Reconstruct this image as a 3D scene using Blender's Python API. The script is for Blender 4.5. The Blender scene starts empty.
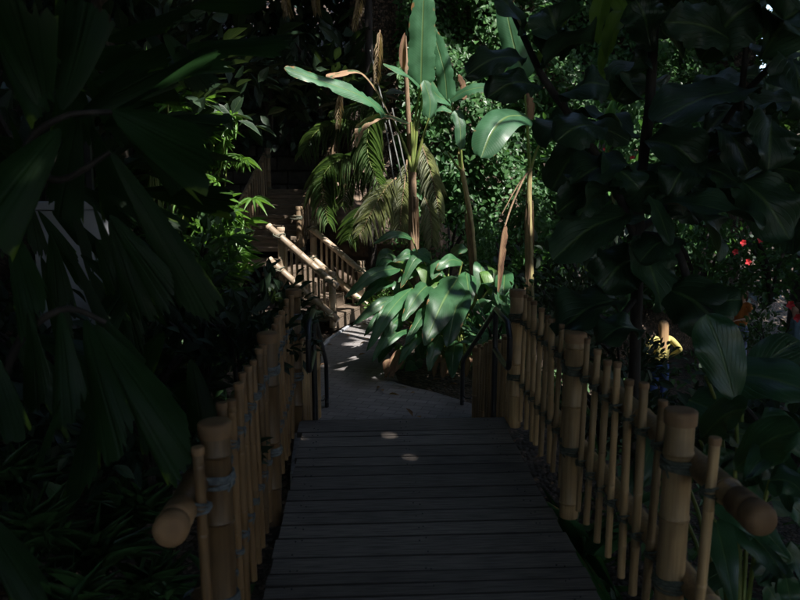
import bpy, math, random
import numpy as np
from mathutils import Vector as V, Matrix
random.seed(7); rng = np.random.default_rng(7)
sc = bpy.context.scene
col = sc.collection
CAMZ = 1.75; F = 740.0
PITCH = math.radians(9.6); YAW = math.radians(2.94)

def P(x, y, d):
    """point on the sight line of a photograph position, d metres along the bridge"""
    cx, cy = (x - 400) / F, -(y - 300) / F
    f = V((math.sin(YAW) * math.cos(PITCH), math.cos(YAW) * math.cos(PITCH), -math.sin(PITCH)))
    r = V((math.cos(YAW), -math.sin(YAW), 0)); u = r.cross(f)
    w = f + r * cx + u * cy
    return V((0, 0, CAMZ)) + w * (d / w.y)

def onz(x, y, z):
    p = P(x, y, 1.0) - V((0, 0, CAMZ))
    return V((0, 0, CAMZ)) + p * ((z - CAMZ) / p.z)

# ------------------------------------------------------------ materials
MATS = {}
def newmat(name):
    m = bpy.data.materials.new(name); m.use_nodes = True
    nt = m.node_tree; nt.nodes.clear(); MATS[name] = m
    return m, nt
class NT:
    def __init__(s, nt): s.nt = nt
    def n(s, t, **k):
        nd = s.nt.nodes.new(t)
        for a, b in k.items():
            if a.startswith('i_'):
                nd.inputs[int(a[2:])].default_value = b
            else: setattr(nd, a, b)
        return nd
    def l(s, a, b): s.nt.links.new(a, b)
    def math(s, op, a, b=None, c=None, clamp=False):
        nd = s.n('ShaderNodeMath', operation=op); nd.use_clamp = clamp
        for i, v in enumerate((a, b, c)):
            if v is None: continue
            if isinstance(v, (int, float)): nd.inputs[i].default_value = v
            else: s.l(v, nd.inputs[i])
        return nd.outputs[0]
    def mix(s, f, a, b):
        nd = s.n('ShaderNodeMix', data_type='RGBA')
        for k, v in ((0, f), (6, a), (7, b)):
            if isinstance(v, (int, float)): nd.inputs[k].default_value = v
            elif isinstance(v, tuple): nd.inputs[k].default_value = (*v[:3], 1)
            else: s.l(v, nd.inputs[k])
        return nd.outputs[2]
    def ramp(s, f, a, b, lo=0.0, hi=1.0):
        nd = s.n('ShaderNodeMapRange', interpolation_type='SMOOTHSTEP')
        s.l(f, nd.inputs[0]); nd.inputs[1].default_value = a; nd.inputs[2].default_value = b
        nd.inputs[3].default_value = lo; nd.inputs[4].default_value = hi
        return nd.outputs[0]
    def noise(s, scale, detail=3, vec=None, stretch=None, coord='Object'):
        if vec is None: vec = s.n('ShaderNodeTexCoord').outputs[coord]
        if stretch:
            mp = s.n('ShaderNodeMapping'); mp.inputs['Scale'].default_value = stretch
            s.l(vec, mp.inputs[0]); vec = mp.outputs[0]
        nd = s.n('ShaderNodeTexNoise'); nd.inputs['Scale'].default_value = scale
        nd.inputs['Detail'].default_value = detail
        s.l(vec, nd.inputs['Vector'])
        return nd.outputs['Fac']
    def bump(s, h, strength=.3, dist=.01):
        b = s.n('ShaderNodeBump'); b.inputs['Strength'].default_value = strength
        b.inputs['Distance'].default_value = dist; s.l(h, b.inputs['Height'])
        return b.outputs[0]

def simple(name, c1, c2, scale=8, rough=.7, stretch=None, bumpd=.004, spec=.4, objrand=0.0, detail=4):
    m, nt = newmat(name); s = NT(nt)
    nz = s.noise(scale, detail, stretch=stretch)
    c = s.mix(s.ramp(nz, .3, .7), c1, c2)
    if objrand:
        oi = s.n('ShaderNodeObjectInfo')
        hs = s.n('ShaderNodeHueSaturation'); s.l(c, hs.inputs['Color'])
        s.l(s.ramp(oi.outputs['Random'], 0, 1, 1 - objrand, 1 + objrand), hs.inputs['Value'])
        c = hs.outputs[0]
    b = s.n('ShaderNodeBsdfPrincipled'); s.l(c, b.inputs['Base Color'])
    b.inputs['Roughness'].default_value = rough; b.inputs['Specular IOR Level'].default_value = spec
    if bumpd: s.l(s.bump(nz, .6, bumpd), b.inputs['Normal'])
    o = s.n('ShaderNodeOutputMaterial'); s.l(b.outputs[0], o.inputs[0])
    return m

def leafmat(name, c1, c2, trans=.3, rough=.42, veins=14, vslope=.5, spec=.5, rib=.6, brown=0.0, brownc=(.3,.17,.07), tc=None, vb=.5, ridge=0, vc=.22):
    m, nt = newmat(name); s = NT(nt)
    geo = s.n('ShaderNodeNewGeometry'); oi = s.n('ShaderNodeObjectInfo')
    rnd = geo.outputs['Random Per Island']
    uv = s.n('ShaderNodeTexCoord').outputs['UV']
    sp = s.n('ShaderNodeSeparateXYZ'); s.l(uv, sp.inputs[0])
    a = s.math('MULTIPLY', s.math('ABSOLUTE', s.math('SUBTRACT', sp.outputs[0], .5)), 2)
    v = sp.outputs[1]
    mid = s.ramp(a, .02, .09, 1, 0)
    if ridge:   # pleats running lengthwise
        w = s.math('SINE', s.math('MULTIPLY', sp.outputs[0], 6.283 * ridge))
        w = s.math('MULTIPLY_ADD', w, .5, .5)
        vein = s.ramp(w, .8, 1, 0, 1)
    else:
        w = s.math('SINE', s.math('MULTIPLY', s.math('SUBTRACT', v, s.math('MULTIPLY', a, vslope / 6)), 6.283 * veins))
        w = s.math('MULTIPLY_ADD', w, .5, .5)
        vein = s.ramp(w, .85, 1, 0, 1)
    nz = s.noise(5, 4)
    c = s.mix(rnd, c1, c2)
    hs = s.n('ShaderNodeHueSaturation'); s.l(c, hs.inputs['Color'])
    s.l(s.math('MULTIPLY', s.ramp(oi.outputs['Random'], 0, 1, .82, 1.18), s.ramp(nz, .25, .75, .72, 1.3)), hs.inputs['Value'])
    c = hs.outputs[0]
    c = s.mix(s.math('MULTIPLY', vein, vc), c, (c1[0]*2.2, c1[1]*1.9, c1[2]*1.7))
    c = s.mix(s.math('MULTIPLY', mid, rib), c, (.16, .24, .08))
    if brown > 0:
        nb = s.noise(9, 5)
        edge = s.math('ADD', s.math('MULTIPLY', a, .5), s.math('MULTIPLY', v, .35))
        k = s.ramp(s.math('ADD', edge, nb), 1.42 - brown, 1.5 - brown)
        c = s.mix(k, c, brownc)
    b = s.n('ShaderNodeBsdfPrincipled'); s.l(c, b.inputs['Base Color'])
    b.inputs['Specular IOR Level'].default_value = spec
    s.l(s.ramp(nz, .3, .7, rough - .07, rough + .1), b.inputs['Roughness'])
    h = s.math('ADD', s.math('MULTIPLY', (w if ridge else vein), vb), s.math('ADD', s.math('MULTIPLY', nz, 1.2), s.math('MULTIPLY', mid, -1)))
    s.l(s.bump(h, .5, .006), b.inputs['Normal'])
    t = s.n('ShaderNodeBsdfTranslucent')
    tc2 = s.mix(.55, c, tc or (c1[0]*2.2+.03, c1[1]*2.2+.03, c1[2]*.8)); s.l(tc2, t.inputs[0])
    mx = s.n('ShaderNodeMixShader'); mx.inputs[0].default_value = trans
    s.l(b.outputs[0], mx.inputs[1]); s.l(t.outputs[0], mx.inputs[2])
    o = s.n('ShaderNodeOutputMaterial'); s.l(mx.outputs[0], o.inputs[0])
    return m

def bamboomat(name, c1, c2, c3):
    m, nt = newmat(name); s = NT(nt)
    n1 = s.noise(3, 4, stretch=(30, 30, 1.5)); n2 = s.noise(4, 3)
    c = s.mix(s.ramp(n1, .3, .72), c1, c2)
    c = s.mix(s.ramp(n2, .5, .75, 0, .75), c, c3)
    oi = s.n('ShaderNodeObjectInfo')
    hs = s.n('ShaderNodeHueSaturation'); s.l(c, hs.inputs['Color'])
    s.l(s.ramp(oi.outputs['Random'], 0, 1, .6, 1.2), hs.inputs['Value'])
    b = s.n('ShaderNodeBsdfPrincipled'); s.l(hs.outputs[0], b.inputs['Base Color'])
    s.l(s.ramp(n2, .3, .7, .34, .55), b.inputs['Roughness'])
    s.l(s.bump(s.math('ADD', n1, n2), .35, .003), b.inputs['Normal'])
    o = s.n('ShaderNodeOutputMaterial'); s.l(b.outputs[0], o.inputs[0])
    return m

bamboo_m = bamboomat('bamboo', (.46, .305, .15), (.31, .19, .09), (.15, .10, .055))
bamboo_brown = bamboomat('bamboo_brown', (.25, .145, .065), (.16, .09, .04), (.09, .06, .035))  # darker, browner bamboo for the left fence
bamboo_pale = bamboomat('bamboo_pale', (.42, .33, .235), (.33, .25, .175), (.18, .13, .085))  # greyer, less yellow bamboo for the lower stair railings
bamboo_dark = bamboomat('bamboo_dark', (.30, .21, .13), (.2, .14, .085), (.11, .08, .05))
cap_m = simple('bamboo_cap', (.34, .20, .10), (.20, .115, .06), 9, .6, objrand=.25, detail=8, bumpd=.003, spec=.25)
rope_m = simple('rope', (.075, .085, .06), (.16, .16, .12), 60, .75, bumpd=.003)
ropegrey_m = simple('rope_grey', (.16, .18, .19), (.085, .10, .11), 60, .6, bumpd=.003)
metal_m = simple('black_metal', (.012, .012, .014), (.02, .02, .022), 20, .38, bumpd=.0006, spec=.6)
stone_m = simple('stone', (.11, .10, .085), (.05, .048, .04), 5, .9, bumpd=.03, objrand=.3, detail=8)
rock_m = simple('rock', (.17, .12, .085), (.06, .045, .035), 3, .92, stretch=(1, 1, 2.5), bumpd=.06, detail=8)
bark_m = simple('bark', (.12, .10, .08), (.05, .04, .032), 7, .85, stretch=(4, 4, 1), bumpd=.01, detail=6)
barkd_m = simple('bark_dark', (.035, .028, .024), (.015, .012, .010), 9, .8, stretch=(4, 4, 1), bumpd=.008, detail=6)
palegrey_m = simple('pale_plaster', (.34, .35, .38), (.25, .26, .28), 3, .85, bumpd=.004)
greenstem_m = simple('green_stem', (.13, .19, .045), (.20, .22, .06), 6, .5, stretch=(8, 8, 1), bumpd=.002)
drystem_m = simple('dry_stem', (.30, .20, .12), (.15, .10, .065), 9, .8, stretch=(10, 10, 1), bumpd=.01, detail=6)
cane_m = simple('banana_cane', (.34, .30, .13), (.22, .16, .085), 7, .65, stretch=(8, 8, 1), bumpd=.008, detail=6)
greystem_m = simple('grey_stem', (.22, .23, .22), (.12, .12, .11), 9, .7, stretch=(6, 6, 1), bumpd=.004)
petal_m = simple('red_petal', (.55, .02, .02), (.40, .01, .02), 9, .6, bumpd=0)

# deck timber: tone per board, grain along X
m, nt = newmat('deck_timber'); s = NT(nt)
geo = s.n('ShaderNodeNewGeometry'); g1 = s.noise(6, 8, stretch=(1, 22, 8)); g2 = s.noise(1.3, 5)
c = s.mix(geo.outputs['Random Per Island'], (.20, .168, .145), (.33, .28, .24))
c = s.mix(s.ramp(g1, .35, .7, 0, .7), c, (.07, .06, .055)); c = s.mix(s.ramp(g2, .5, .75, 0, .6), c, (.085, .075, .07))
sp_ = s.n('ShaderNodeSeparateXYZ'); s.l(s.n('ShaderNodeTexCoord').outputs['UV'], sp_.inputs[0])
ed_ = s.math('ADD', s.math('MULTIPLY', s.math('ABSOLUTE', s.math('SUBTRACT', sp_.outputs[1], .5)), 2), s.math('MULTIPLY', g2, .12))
c = s.mix(s.ramp(ed_, .95, 1.05, 0, .8), c, (.04, .034, .03))  # board edges darkened in the colour to make the seams read dark
b = s.n('ShaderNodeBsdfPrincipled'); s.l(c, b.inputs['Base Color']); s.l(s.ramp(g2, .3, .7, .75, .95), b.inputs['Roughness']); b.inputs['Specular IOR Level'].default_value = .2
s.l(s.bump(g1, .8, .006), b.inputs['Normal']); o = s.n('ShaderNodeOutputMaterial'); s.l(b.outputs[0], o.inputs[0])
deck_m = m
tread_m = simple('tread_timber', (.19, .14, .10), (.09, .07, .05), 7, .8, stretch=(1, 9, 9), bumpd=.006, detail=7)

# ground soil with litter
m, nt = newmat('soil'); s = NT(nt)
g1 = s.noise(3, 8); g2 = s.noise(24, 5)
vor = s.n('ShaderNodeTexVoronoi'); vor.inputs['Scale'].default_value = 26; s.l(s.n('ShaderNodeTexCoord').outputs['Object'], vor.inputs['Vector'])
vs = s.n('ShaderNodeSeparateColor'); s.l(vor.outputs['Color'], vs.inputs[0])
c = s.mix(s.ramp(g1, .35, .65), (.035, .027, .02), (.075, .055, .04))
c = s.mix(s.ramp(vs.outputs[0], .72, .8, 0, .8), c, (.17, .115, .085))
b = s.n('ShaderNodeBsdfPrincipled'); s.l(c, b.inputs['Base Color']); b.inputs['Roughness'].default_value = .95
s.l(s.bump(s.math('ADD', g2, s.math('MULTIPLY', vor.outputs['Distance'], -1.5)), .8, .03), b.inputs['Normal'])
o = s.n('ShaderNodeOutputMaterial'); s.l(b.outputs[0], o.inputs[0]); soil_m = m

# path: worn small pavers
m, nt = newmat('paving'); s = NT(nt)
tc = s.n('ShaderNodeTexCoord').outputs['Object']
mp = s.n('ShaderNodeMapping'); mp.inputs['Rotation'].default_value = (0, 0, .35); s.l(tc, mp.inputs[0])
br = s.n('ShaderNodeTexBrick'); s.l(mp.outputs[0], br.inputs['Vector'])
br.inputs['Scale'].default_value = 1; br.inputs['Brick Width'].default_value = .2; br.inputs['Row Height'].default_value = .1
br.inputs['Mortar Size'].default_value = .006; br.inputs['Mortar Smooth'].default_value = .5
br.inputs['Color1'].default_value = (.24, .225, .22, 1); br.inputs['Color2'].default_value = (.18, .168, .164, 1)
br.inputs['Mortar'].default_value = (.11, .10, .095, 1)
g1 = s.noise(1.6, 6); g2 = s.noise(60, 3)
c = s.mix(s.ramp(g1, .45, .7, 0, .55), br.outputs[0], (.12, .105, .10))
c = s.mix(s.ramp(g2, .55, .7, 0, .25), c, (.32, .30, .29))
b = s.n('ShaderNodeBsdfPrincipled'); s.l(c, b.inputs['Base Color']); b.inputs['Roughness'].default_value = .85
s.l(s.bump(s.math('ADD', s.math('MULTIPLY', br.outputs['Fac'], -1), s.math('MULTIPLY', g2, .4)), .6, .008), b.inputs['Normal'])
o = s.n('ShaderNodeOutputMaterial'); s.l(b.outputs[0], o.inputs[0]); paving_m = m

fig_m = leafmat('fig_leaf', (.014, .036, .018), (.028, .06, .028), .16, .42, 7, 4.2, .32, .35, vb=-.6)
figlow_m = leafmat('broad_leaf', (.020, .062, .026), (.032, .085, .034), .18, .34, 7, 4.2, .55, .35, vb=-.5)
backlit_m = leafmat('backlit_leaf', (.085, .15, .02), (.11, .18, .03), .55, .4, 9, 3.5, .5, .5, tc=(.22, .38, .04))  # brighter yellow-green: the look of leaves lit from behind put into the colour
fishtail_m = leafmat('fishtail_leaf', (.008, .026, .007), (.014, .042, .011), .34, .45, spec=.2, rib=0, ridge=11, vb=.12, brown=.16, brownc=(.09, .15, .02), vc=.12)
banana_m = leafmat('banana_leaf', (.042, .125, .062), (.055, .15, .07), .35, .36, 38, .6, .6, .75, brown=.12, vb=.18)
bananad_m = leafmat('banana_edge_leaf', (.05, .11, .05), (.06, .12, .05), .25, .45, 30, .6, .5, .6, brown=.62, brownc=(.36, .23, .14))
dry_m = leafmat('dry_leaf', (.26, .165, .10), (.20, .12, .075), .2, .8, 24, .6, .2, .3, brown=.5, brownc=(.16, .09, .06))
helic_m = leafmat('heliconia_leaf', (.024, .082, .036), (.042, .115, .045), .24, .36, 26, 1.6, .42, .5, brown=.1, vb=.25)
bright_m = leafmat('fresh_leaf', (.10, .20, .045), (.075, .17, .04), .4, .4, 12, 1.5, .5, .5)
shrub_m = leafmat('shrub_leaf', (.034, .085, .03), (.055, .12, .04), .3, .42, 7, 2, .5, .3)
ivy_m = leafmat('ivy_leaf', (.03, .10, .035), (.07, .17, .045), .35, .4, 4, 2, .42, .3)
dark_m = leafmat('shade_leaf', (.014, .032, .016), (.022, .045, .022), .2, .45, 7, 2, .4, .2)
palm_m = leafmat('palm_leaflet', (.06, .12, .045), (.12, .17, .07), .35, .45, 1, 0, .5, .3, brown=.15, brownc=(.35, .29, .16))
palmgrey_m = leafmat('palm_grey_leaflet', (.25, .28, .19), (.36, .38, .28), .3, .5, 1, 0, .45, .3, brown=.14, brownc=(.36, .30, .2))
deadfrond_m = leafmat('dead_frond', (.24, .19, .12), (.32, .26, .17), .2, .8, 1, 0, .2, .2, brown=.3, brownc=(.16, .11, .07))
bpalm_m = leafmat('bamboo_palm_leaflet', (.07, .16, .035), (.12, .25, .05), .4, .36, 1, 0, .6, .2)
canopy_m = leafmat('canopy_leaf', (.03, .065, .02), (.045, .09, .03), .05, .5, 7, 2, .4, .3)

# ------------------------------------------------------------ object helpers
def link(o, parent=None):
    col.objects.link(o)
    if parent is not None: o.parent = parent
    return o
def tag(o, label=None, cat=None, group=None, kind=None):
    if label: o['label'] = label
    if cat: o['category'] = cat
    if group: o['group'] = group
    if kind: o['kind'] = kind
    return o
def empty(name, loc=(0, 0, 0)):
    o = bpy.data.objects.new(name, None); o.location = loc; o.empty_display_size = .2
    return link(o)
class MB:
    def __init__(s, origin=(0, 0, 0)): s.v = []; s.f = []; s.uv = []; s.o = V(origin); s.sharp = False
    def add(s, vs, fs, uvs=None):
        k = len(s.v); s.v += [V(p) - s.o for p in vs]; s.f += [tuple(i + k for i in f) for f in fs]
        s.uv += (uvs if uvs else [(0, 0)] * len(vs))
    def box(s, c, sx, sy, sz, rot=None, bev=0):
        c = V(c); vs = []
        for z in (-1, 1):
            for x, y in ((-1, -1), (1, -1), (1, 1), (-1, 1)):
                p = V((x * sx / 2, y * sy / 2, z * sz / 2))
                if rot: p = rot @ p
                vs.append(c + p)
        s.add(vs, [(3, 2, 1, 0), (4, 5, 6, 7), (0, 1, 5, 4), (1, 2, 6, 5), (2, 3, 7, 6), (3, 0, 4, 7)])
    def tube(s, pts, rad, n=10, caps=True):
        s.sharp = True
        pts = [V(p) for p in pts]
        if not isinstance(rad, (list, tuple)): rad = [rad] * len(pts)
        vs = []; prev = None
        for i, p in enumerate(pts):
            t = (pts[min(i + 1, len(pts) - 1)] - pts[max(i - 1, 0)])
            t = t.normalized() if t.length > 1e-9 else (prev_t if prev else V((0, 0, 1)))
            prev_t = t
            if prev is None:
                a = V((1, 0, 0)) if abs(t.x) < .8 else V((0, 1, 0))
            else: a = prev
            u = (a - t * a.dot(t)).normalized(); w = t.cross(u); prev = u
            for k in range(n):
                an = 2 * math.pi * k / n
                vs.append(p + (u * math.cos(an) + w * math.sin(an)) * rad[i])
        fs = []
        for i in range(len(pts) - 1):
            for k in range(n):
                a = i * n + k; b_ = i * n + (k + 1) % n
                fs.append((a, b_, b_ + n, a + n))
        if caps:
            fs.append(tuple(reversed(range(n)))); fs.append(tuple(range((len(pts) - 1) * n, len(pts) * n)))
        s.add(vs, fs)
    def build(s, name, mat, parent=None, smooth=True, bevel=0):
        me = bpy.data.meshes.new(name); me.from_pydata(s.v, [], s.f)
        uvl = me.uv_layers.new(name='UVMap')
        idx = np.zeros(len(me.loops), dtype=np.int32); me.loops.foreach_get('vertex_index', idx)
        uvl.data.foreach_set('uv', np.array(s.uv, dtype=np.float32)[idx].ravel())
        me.materials.append(mat)
        if smooth: me.polygons.foreach_set('use_smooth', [True] * len(me.polygons))
        me.update()
        if smooth and s.sharp: me.set_sharp_from_angle(angle=math.radians(50))
        o = bpy.data.objects.new(name, me)
        o.location = s.o if parent is None else (s.o - V(parent.location) if parent.parent is None else s.o)
        link(o, parent)
        if bevel:
            md = o.modifiers.new('Bevel', 'BEVEL'); md.width = bevel; md.segments = 2; md.limit_method = 'ANGLE'
            md.harden_normals = False
            if smooth is False: pass
        return o

def catmull(pts, n=6):
    pts = [V(p) for p in pts]; out = []
    for i in range(len(pts) - 1):
        p0 = pts[max(i - 1, 0)]; p1 = pts[i]; p2 = pts[i + 1]; p3 = pts[min(i + 2, len(pts) - 1)]
        for k in range(n):
            t = k / n
            out.append(.5 * ((2 * p1) + (p2 - p0) * t + (2 * p0 - 5 * p1 + 4 * p2 - p3) * t * t + (3 * p1 - p0 - 3 * p2 + p3) * t ** 3))
    out.append(pts[-1]); return out

PROF = {
 'banana': lambda t: (min(1, (t / .12)) ** .6) * (1 - max(0, (t - .55) / .45) ** 2.6) ** .6,
 'fig': lambda t: max(0.0, math.sin(math.pi * min(1, t ** 1.2))) ** .62,
 'lance': lambda t: max(0, math.sin(math.pi * min(1, t ** .75))) ** .85,
 'heart': lambda t: max(0, math.sin(math.pi * min(1, (t * .93 + .07) ** .55))) ** .8,
}
def leaf(mb, pts, width, prof='lance', nrm=None, fold=.25, wave=.04, nv=14, nu=6, ragged=0, seed=None, twist=0):
    """blade along a curved midrib; width in metres"""
    r = random.Random(seed if seed is not None else random.random())
    pts = [V(p) for p in pts]
    if len(pts) == 2:
        m_ = (pts[0] + pts[1]) / 2 + V((0, 0, (pts[0] - pts[1]).length * .12)); pts = [pts[0], m_, pts[1]]
    nv = nv * 2 if ragged else nv; sp = catmull(pts, max(3, nv // (len(pts) - 1))); n = len(sp)
    if nrm is None: nrm = V((r.uniform(-.3, .3) - .15, -.75, .65))
    nrm = V(nrm); vs = []; uv = []
    ph = [r.uniform(0, 6) for _ in range(4)]
    rag = [[max(0, r.uniform(-.8, 1)) ** 1.5 * 1.2 for _ in range(len(sp) // 2 + 2)] for _ in (0, 1)]
    for i, p in enumerate(sp):
        t = i / (n - 1)
        T = (sp[min(i + 1, n - 1)] - sp[max(i - 1, 0)]).normalized()
        N = (nrm - T * nrm.dot(T)); N = N.normalized() if N.length > .05 else T.orthogonal().normalized()
        if twist: N = Matrix.Rotation(twist * t, 3, T) @ N
        S = T.cross(N)
        w = PROF[prof](t) * width / 2
        for k in range(nu + 1):
            u = -1 + 2 * k / nu; sd = 0 if u < 0 else 1
            ww = w
            if ragged:
                ww *= 1 - ragged * rag[sd][i // 2] * (abs(u) > .55)
            edge = abs(u)
            q = p + S * (u * ww) + N * (edge * ww * fold * 1.0 - edge ** 2.2 * ww * .32
                 + wave * width * edge ** 1.5 * math.sin(t * 15 + ph[sd + 2] + u))
            vs.append(q); uv.append((.5 + u * .5, t))
    fs = []
    for i in range(n - 1):
        for k in range(nu):
            a = i * (nu + 1) + k; fs.append((a, a + 1, a + nu + 2, a + nu + 1))
    mb.add(vs, fs, uv)

def wedge(mb, base, tip, w, nrm=None, n=14, seed=0, bend=.12):
    """pleated wedge leaflet with a bitten-off ragged end (fishtail palm)"""
    r = random.Random(seed); base = V(base); tip = V(tip); L = (tip - base).length; T0 = (tip - base).normalized()
    if nrm is None: nrm = V((.15, -.85, .5))
    N = (V(nrm) - T0 * V(nrm).dot(T0)).normalized(); S = T0.cross(N); nu = 22; pl = [r.uniform(.3, 1.3) for _ in range(nu + 1)]; ph_ = r.uniform(0, 6); vs = []; uv = []
    sl = r.choice((-1, 1)) * r.uniform(.12, .34); ends = [1 - .10 * abs((k / nu) * 2 - 1.1) ** 1.3 - sl * (k / nu - .5) - r.choice((0, .03, .06, .16)) * r.random() - r.uniform(0, .03) for k in range(nu + 1)]; mx_ = max(ends); ends = [e / mx_ for e in ends]
    for i in range(n + 1):
        t = i / n
        for k in range(nu + 1):
            u = -1 + 2 * k / nu
            tt = t * ends[k]
            ww = w / 2 * (.05 + .95 * min(1, tt * 1.02) ** .72)
            droop = bend * L * tt * tt
            pleat = (.006 + .008 * tt) * w * (1 if k % 2 else -1) * pl[k] + .04 * w * math.sin(tt * 5 + ph_ + u * 1.5)
            vs.append(base + T0 * (tt * L) + S * (u * ww) + N * (pleat - u * u * ww * .22) - V((0, 0, droop)))
            uv.append((k / nu, tt))
    fs = [(i * (nu + 1) + k, i * (nu + 1) + k + 1, (i + 1) * (nu + 1) + k + 1, (i + 1) * (nu + 1) + k) for i in range(n) for k in range(nu)]
    mb.add(vs, fs, uv)

TPL = {}
def mk_tpl(name, prof, nv, fold=.25, droop=.15):
    vs = []; uv = []
    for i in range(nv + 1):
        t = i / nv; w = prof(t)
        for u in (-1, 0, 1):
            vs.append((u * w, t, abs(u) * w * fold * .5 - droop * t * t)); uv.append((.5 + u * .5, t))
    fs = [(i * 3 + k, i * 3 + k + 1, (i + 1) * 3 + k + 1, (i + 1) * 3 + k) for i in range(nv) for k in range(2)]
    TPL[name] = (np.array(vs), np.array(uv), np.array(fs))
mk_tpl('oval', lambda t: [.06, .8, 1, .62, 0][int(round(t * 4))], 4)
mk_tpl('small', lambda t: [.1, 1, .75, 0][int(round(t * 3))], 3, .35, .12)
mk_tpl('blade', lambda t: [.3, .9, 1, .6, 0][int(round(t * 4))], 4, .5, .25)
mk_tpl('long', lambda t: [.35, .85, 1, .95, .7, .4, 0][int(round(t * 6))], 6, .4, .3)
def norm(a): return a / np.maximum(1e-9, np.linalg.norm(a, axis=1, keepdims=True))
class Scat:
    def __init__(s): s.V = []; s.U = []; s.Fc = []; s.n = 0
    def add(s, Pb, T, N, L, W, tpl='oval'):
        tv, tu, tf = TPL[tpl]; Pb = np.asarray(Pb, float); n = len(Pb)
        if n == 0: return
        T = norm(np.asarray(T, float)); N = np.asarray(N, float); N = norm(N - T * (N * T).sum(1, keepdims=True)); S = np.cross(T, N)
        L = np.broadcast_to(np.asarray(L, float), (n,))[:, None, None]; W = np.broadcast_to(np.asarray(W, float), (n,))[:, None, None]
        vv = Pb[:, None, :] + T[:, None, :] * tv[None, :, 1:2] * L + S[:, None, :] * tv[None, :, 0:1] * W / 2 + N[:, None, :] * tv[None, :, 2:3] * L * .9
        k = len(tv)
        s.V.append(vv.reshape(-1, 3)); s.U.append(np.tile(tu, (n, 1)))
        s.Fc.append((tf[None] + (np.arange(n) * k)[:, None, None] + s.n).reshape(-1, 4)); s.n += n * k
    def build(s, name, mat, parent=None, origin=(0, 0, 0)):
        v = np.concatenate(s.V).astype(np.float32) - np.array(origin, dtype=np.float32); f = np.concatenate(s.Fc).astype(np.int32); u = np.concatenate(s.U).astype(np.float32)
        me = bpy.data.meshes.new(name); me.vertices.add(len(v)); me.vertices.foreach_set('co', v.ravel())
        me.loops.add(f.size); me.loops.foreach_set('vertex_index', f.ravel())
        me.polygons.add(len(f)); me.polygons.foreach_set('loop_start', np.arange(len(f), dtype=np.int32) * 4)
        me.polygons.foreach_set('use_smooth', np.ones(len(f), dtype=bool))
        uvl = me.uv_layers.new(name='UVMap'); uvl.data.foreach_set('uv', u[f.ravel()].ravel())
        me.materials.append(mat); me.update(calc_edges=True); me.validate()
        o = bpy.data.objects.new(name, me)
        if parent is None: o.location = origin
        else: o.location = V(origin) - V(parent.location)
        return link(o, parent)

# ------------------------------------------------------------ terrain
def sst(a, b, x):
    t = min(1, max(0, (x - a) / (b - a))); return t * t * (3 - 2 * t)
def hgt(x, y):
    z = -.5
    z -= 1.95 * sst(1.7, 3.8, x) * (1 - .0 * sst(16, 22, y))
    z -= .35 * (1 - sst(4.8, 6.2, y)) * (1 - sst(1.0, 2.6, abs(x - .3)))
    z += 5.5 * sst(13.2, 22, y) * (1 - sst(1.5, 7, x))
    z += 3.2 * sst(2.3, 8, -x) * sst(2, 9, y + 1)
    z += 9 * sst(20, 34, y)
    z += .05 * math.sin(x * 2.3 + 1) * math.sin(y * 1.9) * (1 - sst(0, 1, 1.3 - abs(x)))
    return z
nx, ny = 110, 110
xs = np.concatenate([np.linspace(-120, -12, 14), np.linspace(-11, 13, 84), np.linspace(14, 120, 12)])
ys = np.concatenate([np.linspace(-60, -6, 10), np.linspace(-5, 24, 88), np.linspace(26, 150, 12)])
mb = MB()
mb.add([(x, y, hgt(x, y)) for y in ys for x in xs], [(j * 110 + i, j * 110 + i + 1, (j + 1) * 110 + i + 1, (j + 1) * 110 + i) for j in range(109) for i in range(109)])
tag(mb.build('ground', soil_m), kind='structure')

# path: sheet on the ground beyond the bridge
mb = MB()
left = [(-.55, 5.25), (-.6, 6.3)] + [tuple(onz(*p, -.45).xy) for p in ((316, 405), (318, 375), (322, 352), (331, 340), (352, 326), (366, 316))]
right = [(1.15, 5.25), (1.15, 6.3)] + [tuple(onz(*p, -.45).xy) for p in ((474, 405), (440, 394), (399, 384), (392, 365), (384, 340), (380, 316))]
top = []
for a, b_ in zip(left, right):
    for k in range(7):
        t = k / 6; top.append((a[0] * (1 - t) + b_[0] * t, a[1] * (1 - t) + b_[1] * t, -.445))
nr = len(left); fs = [(j * 7 + i, j * 7 + i + 1, (j + 1) * 7 + i + 1, (j + 1) * 7 + i) for j in range(nr - 1) for i in range(6)]
mb.add(top, fs)
ring = [(x, y, -.445) for x, y in left] + [(x, y, -.445) for x, y in reversed(right)]
n = len(ring); mb.add(ring + [(x, y, -.6) for x, y, z in ring], [(i, (i + 1) % n, (i + 1) % n + n, i + n) for i in range(n)])
tag(mb.build('path', paving_m, smooth=False), kind='structure')
# pale kerb along the left side of the path
mb = MB(); kp = [V((x, y, 0)) for x, y in left[3:7]]
for a, b_ in zip(kp, kp[1:]):
    d = (b_ - a); ang = math.atan2(d.y, d.x)
    mb.box((a + b_) / 2 + V((-.04, 0, -.475)), d.length * .995, .045, .09, Matrix.Rotation(ang, 3, 'Z'))
tag(mb.build('kerb', palegrey_m, smooth=False, bevel=.01), kind='structure')

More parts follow.
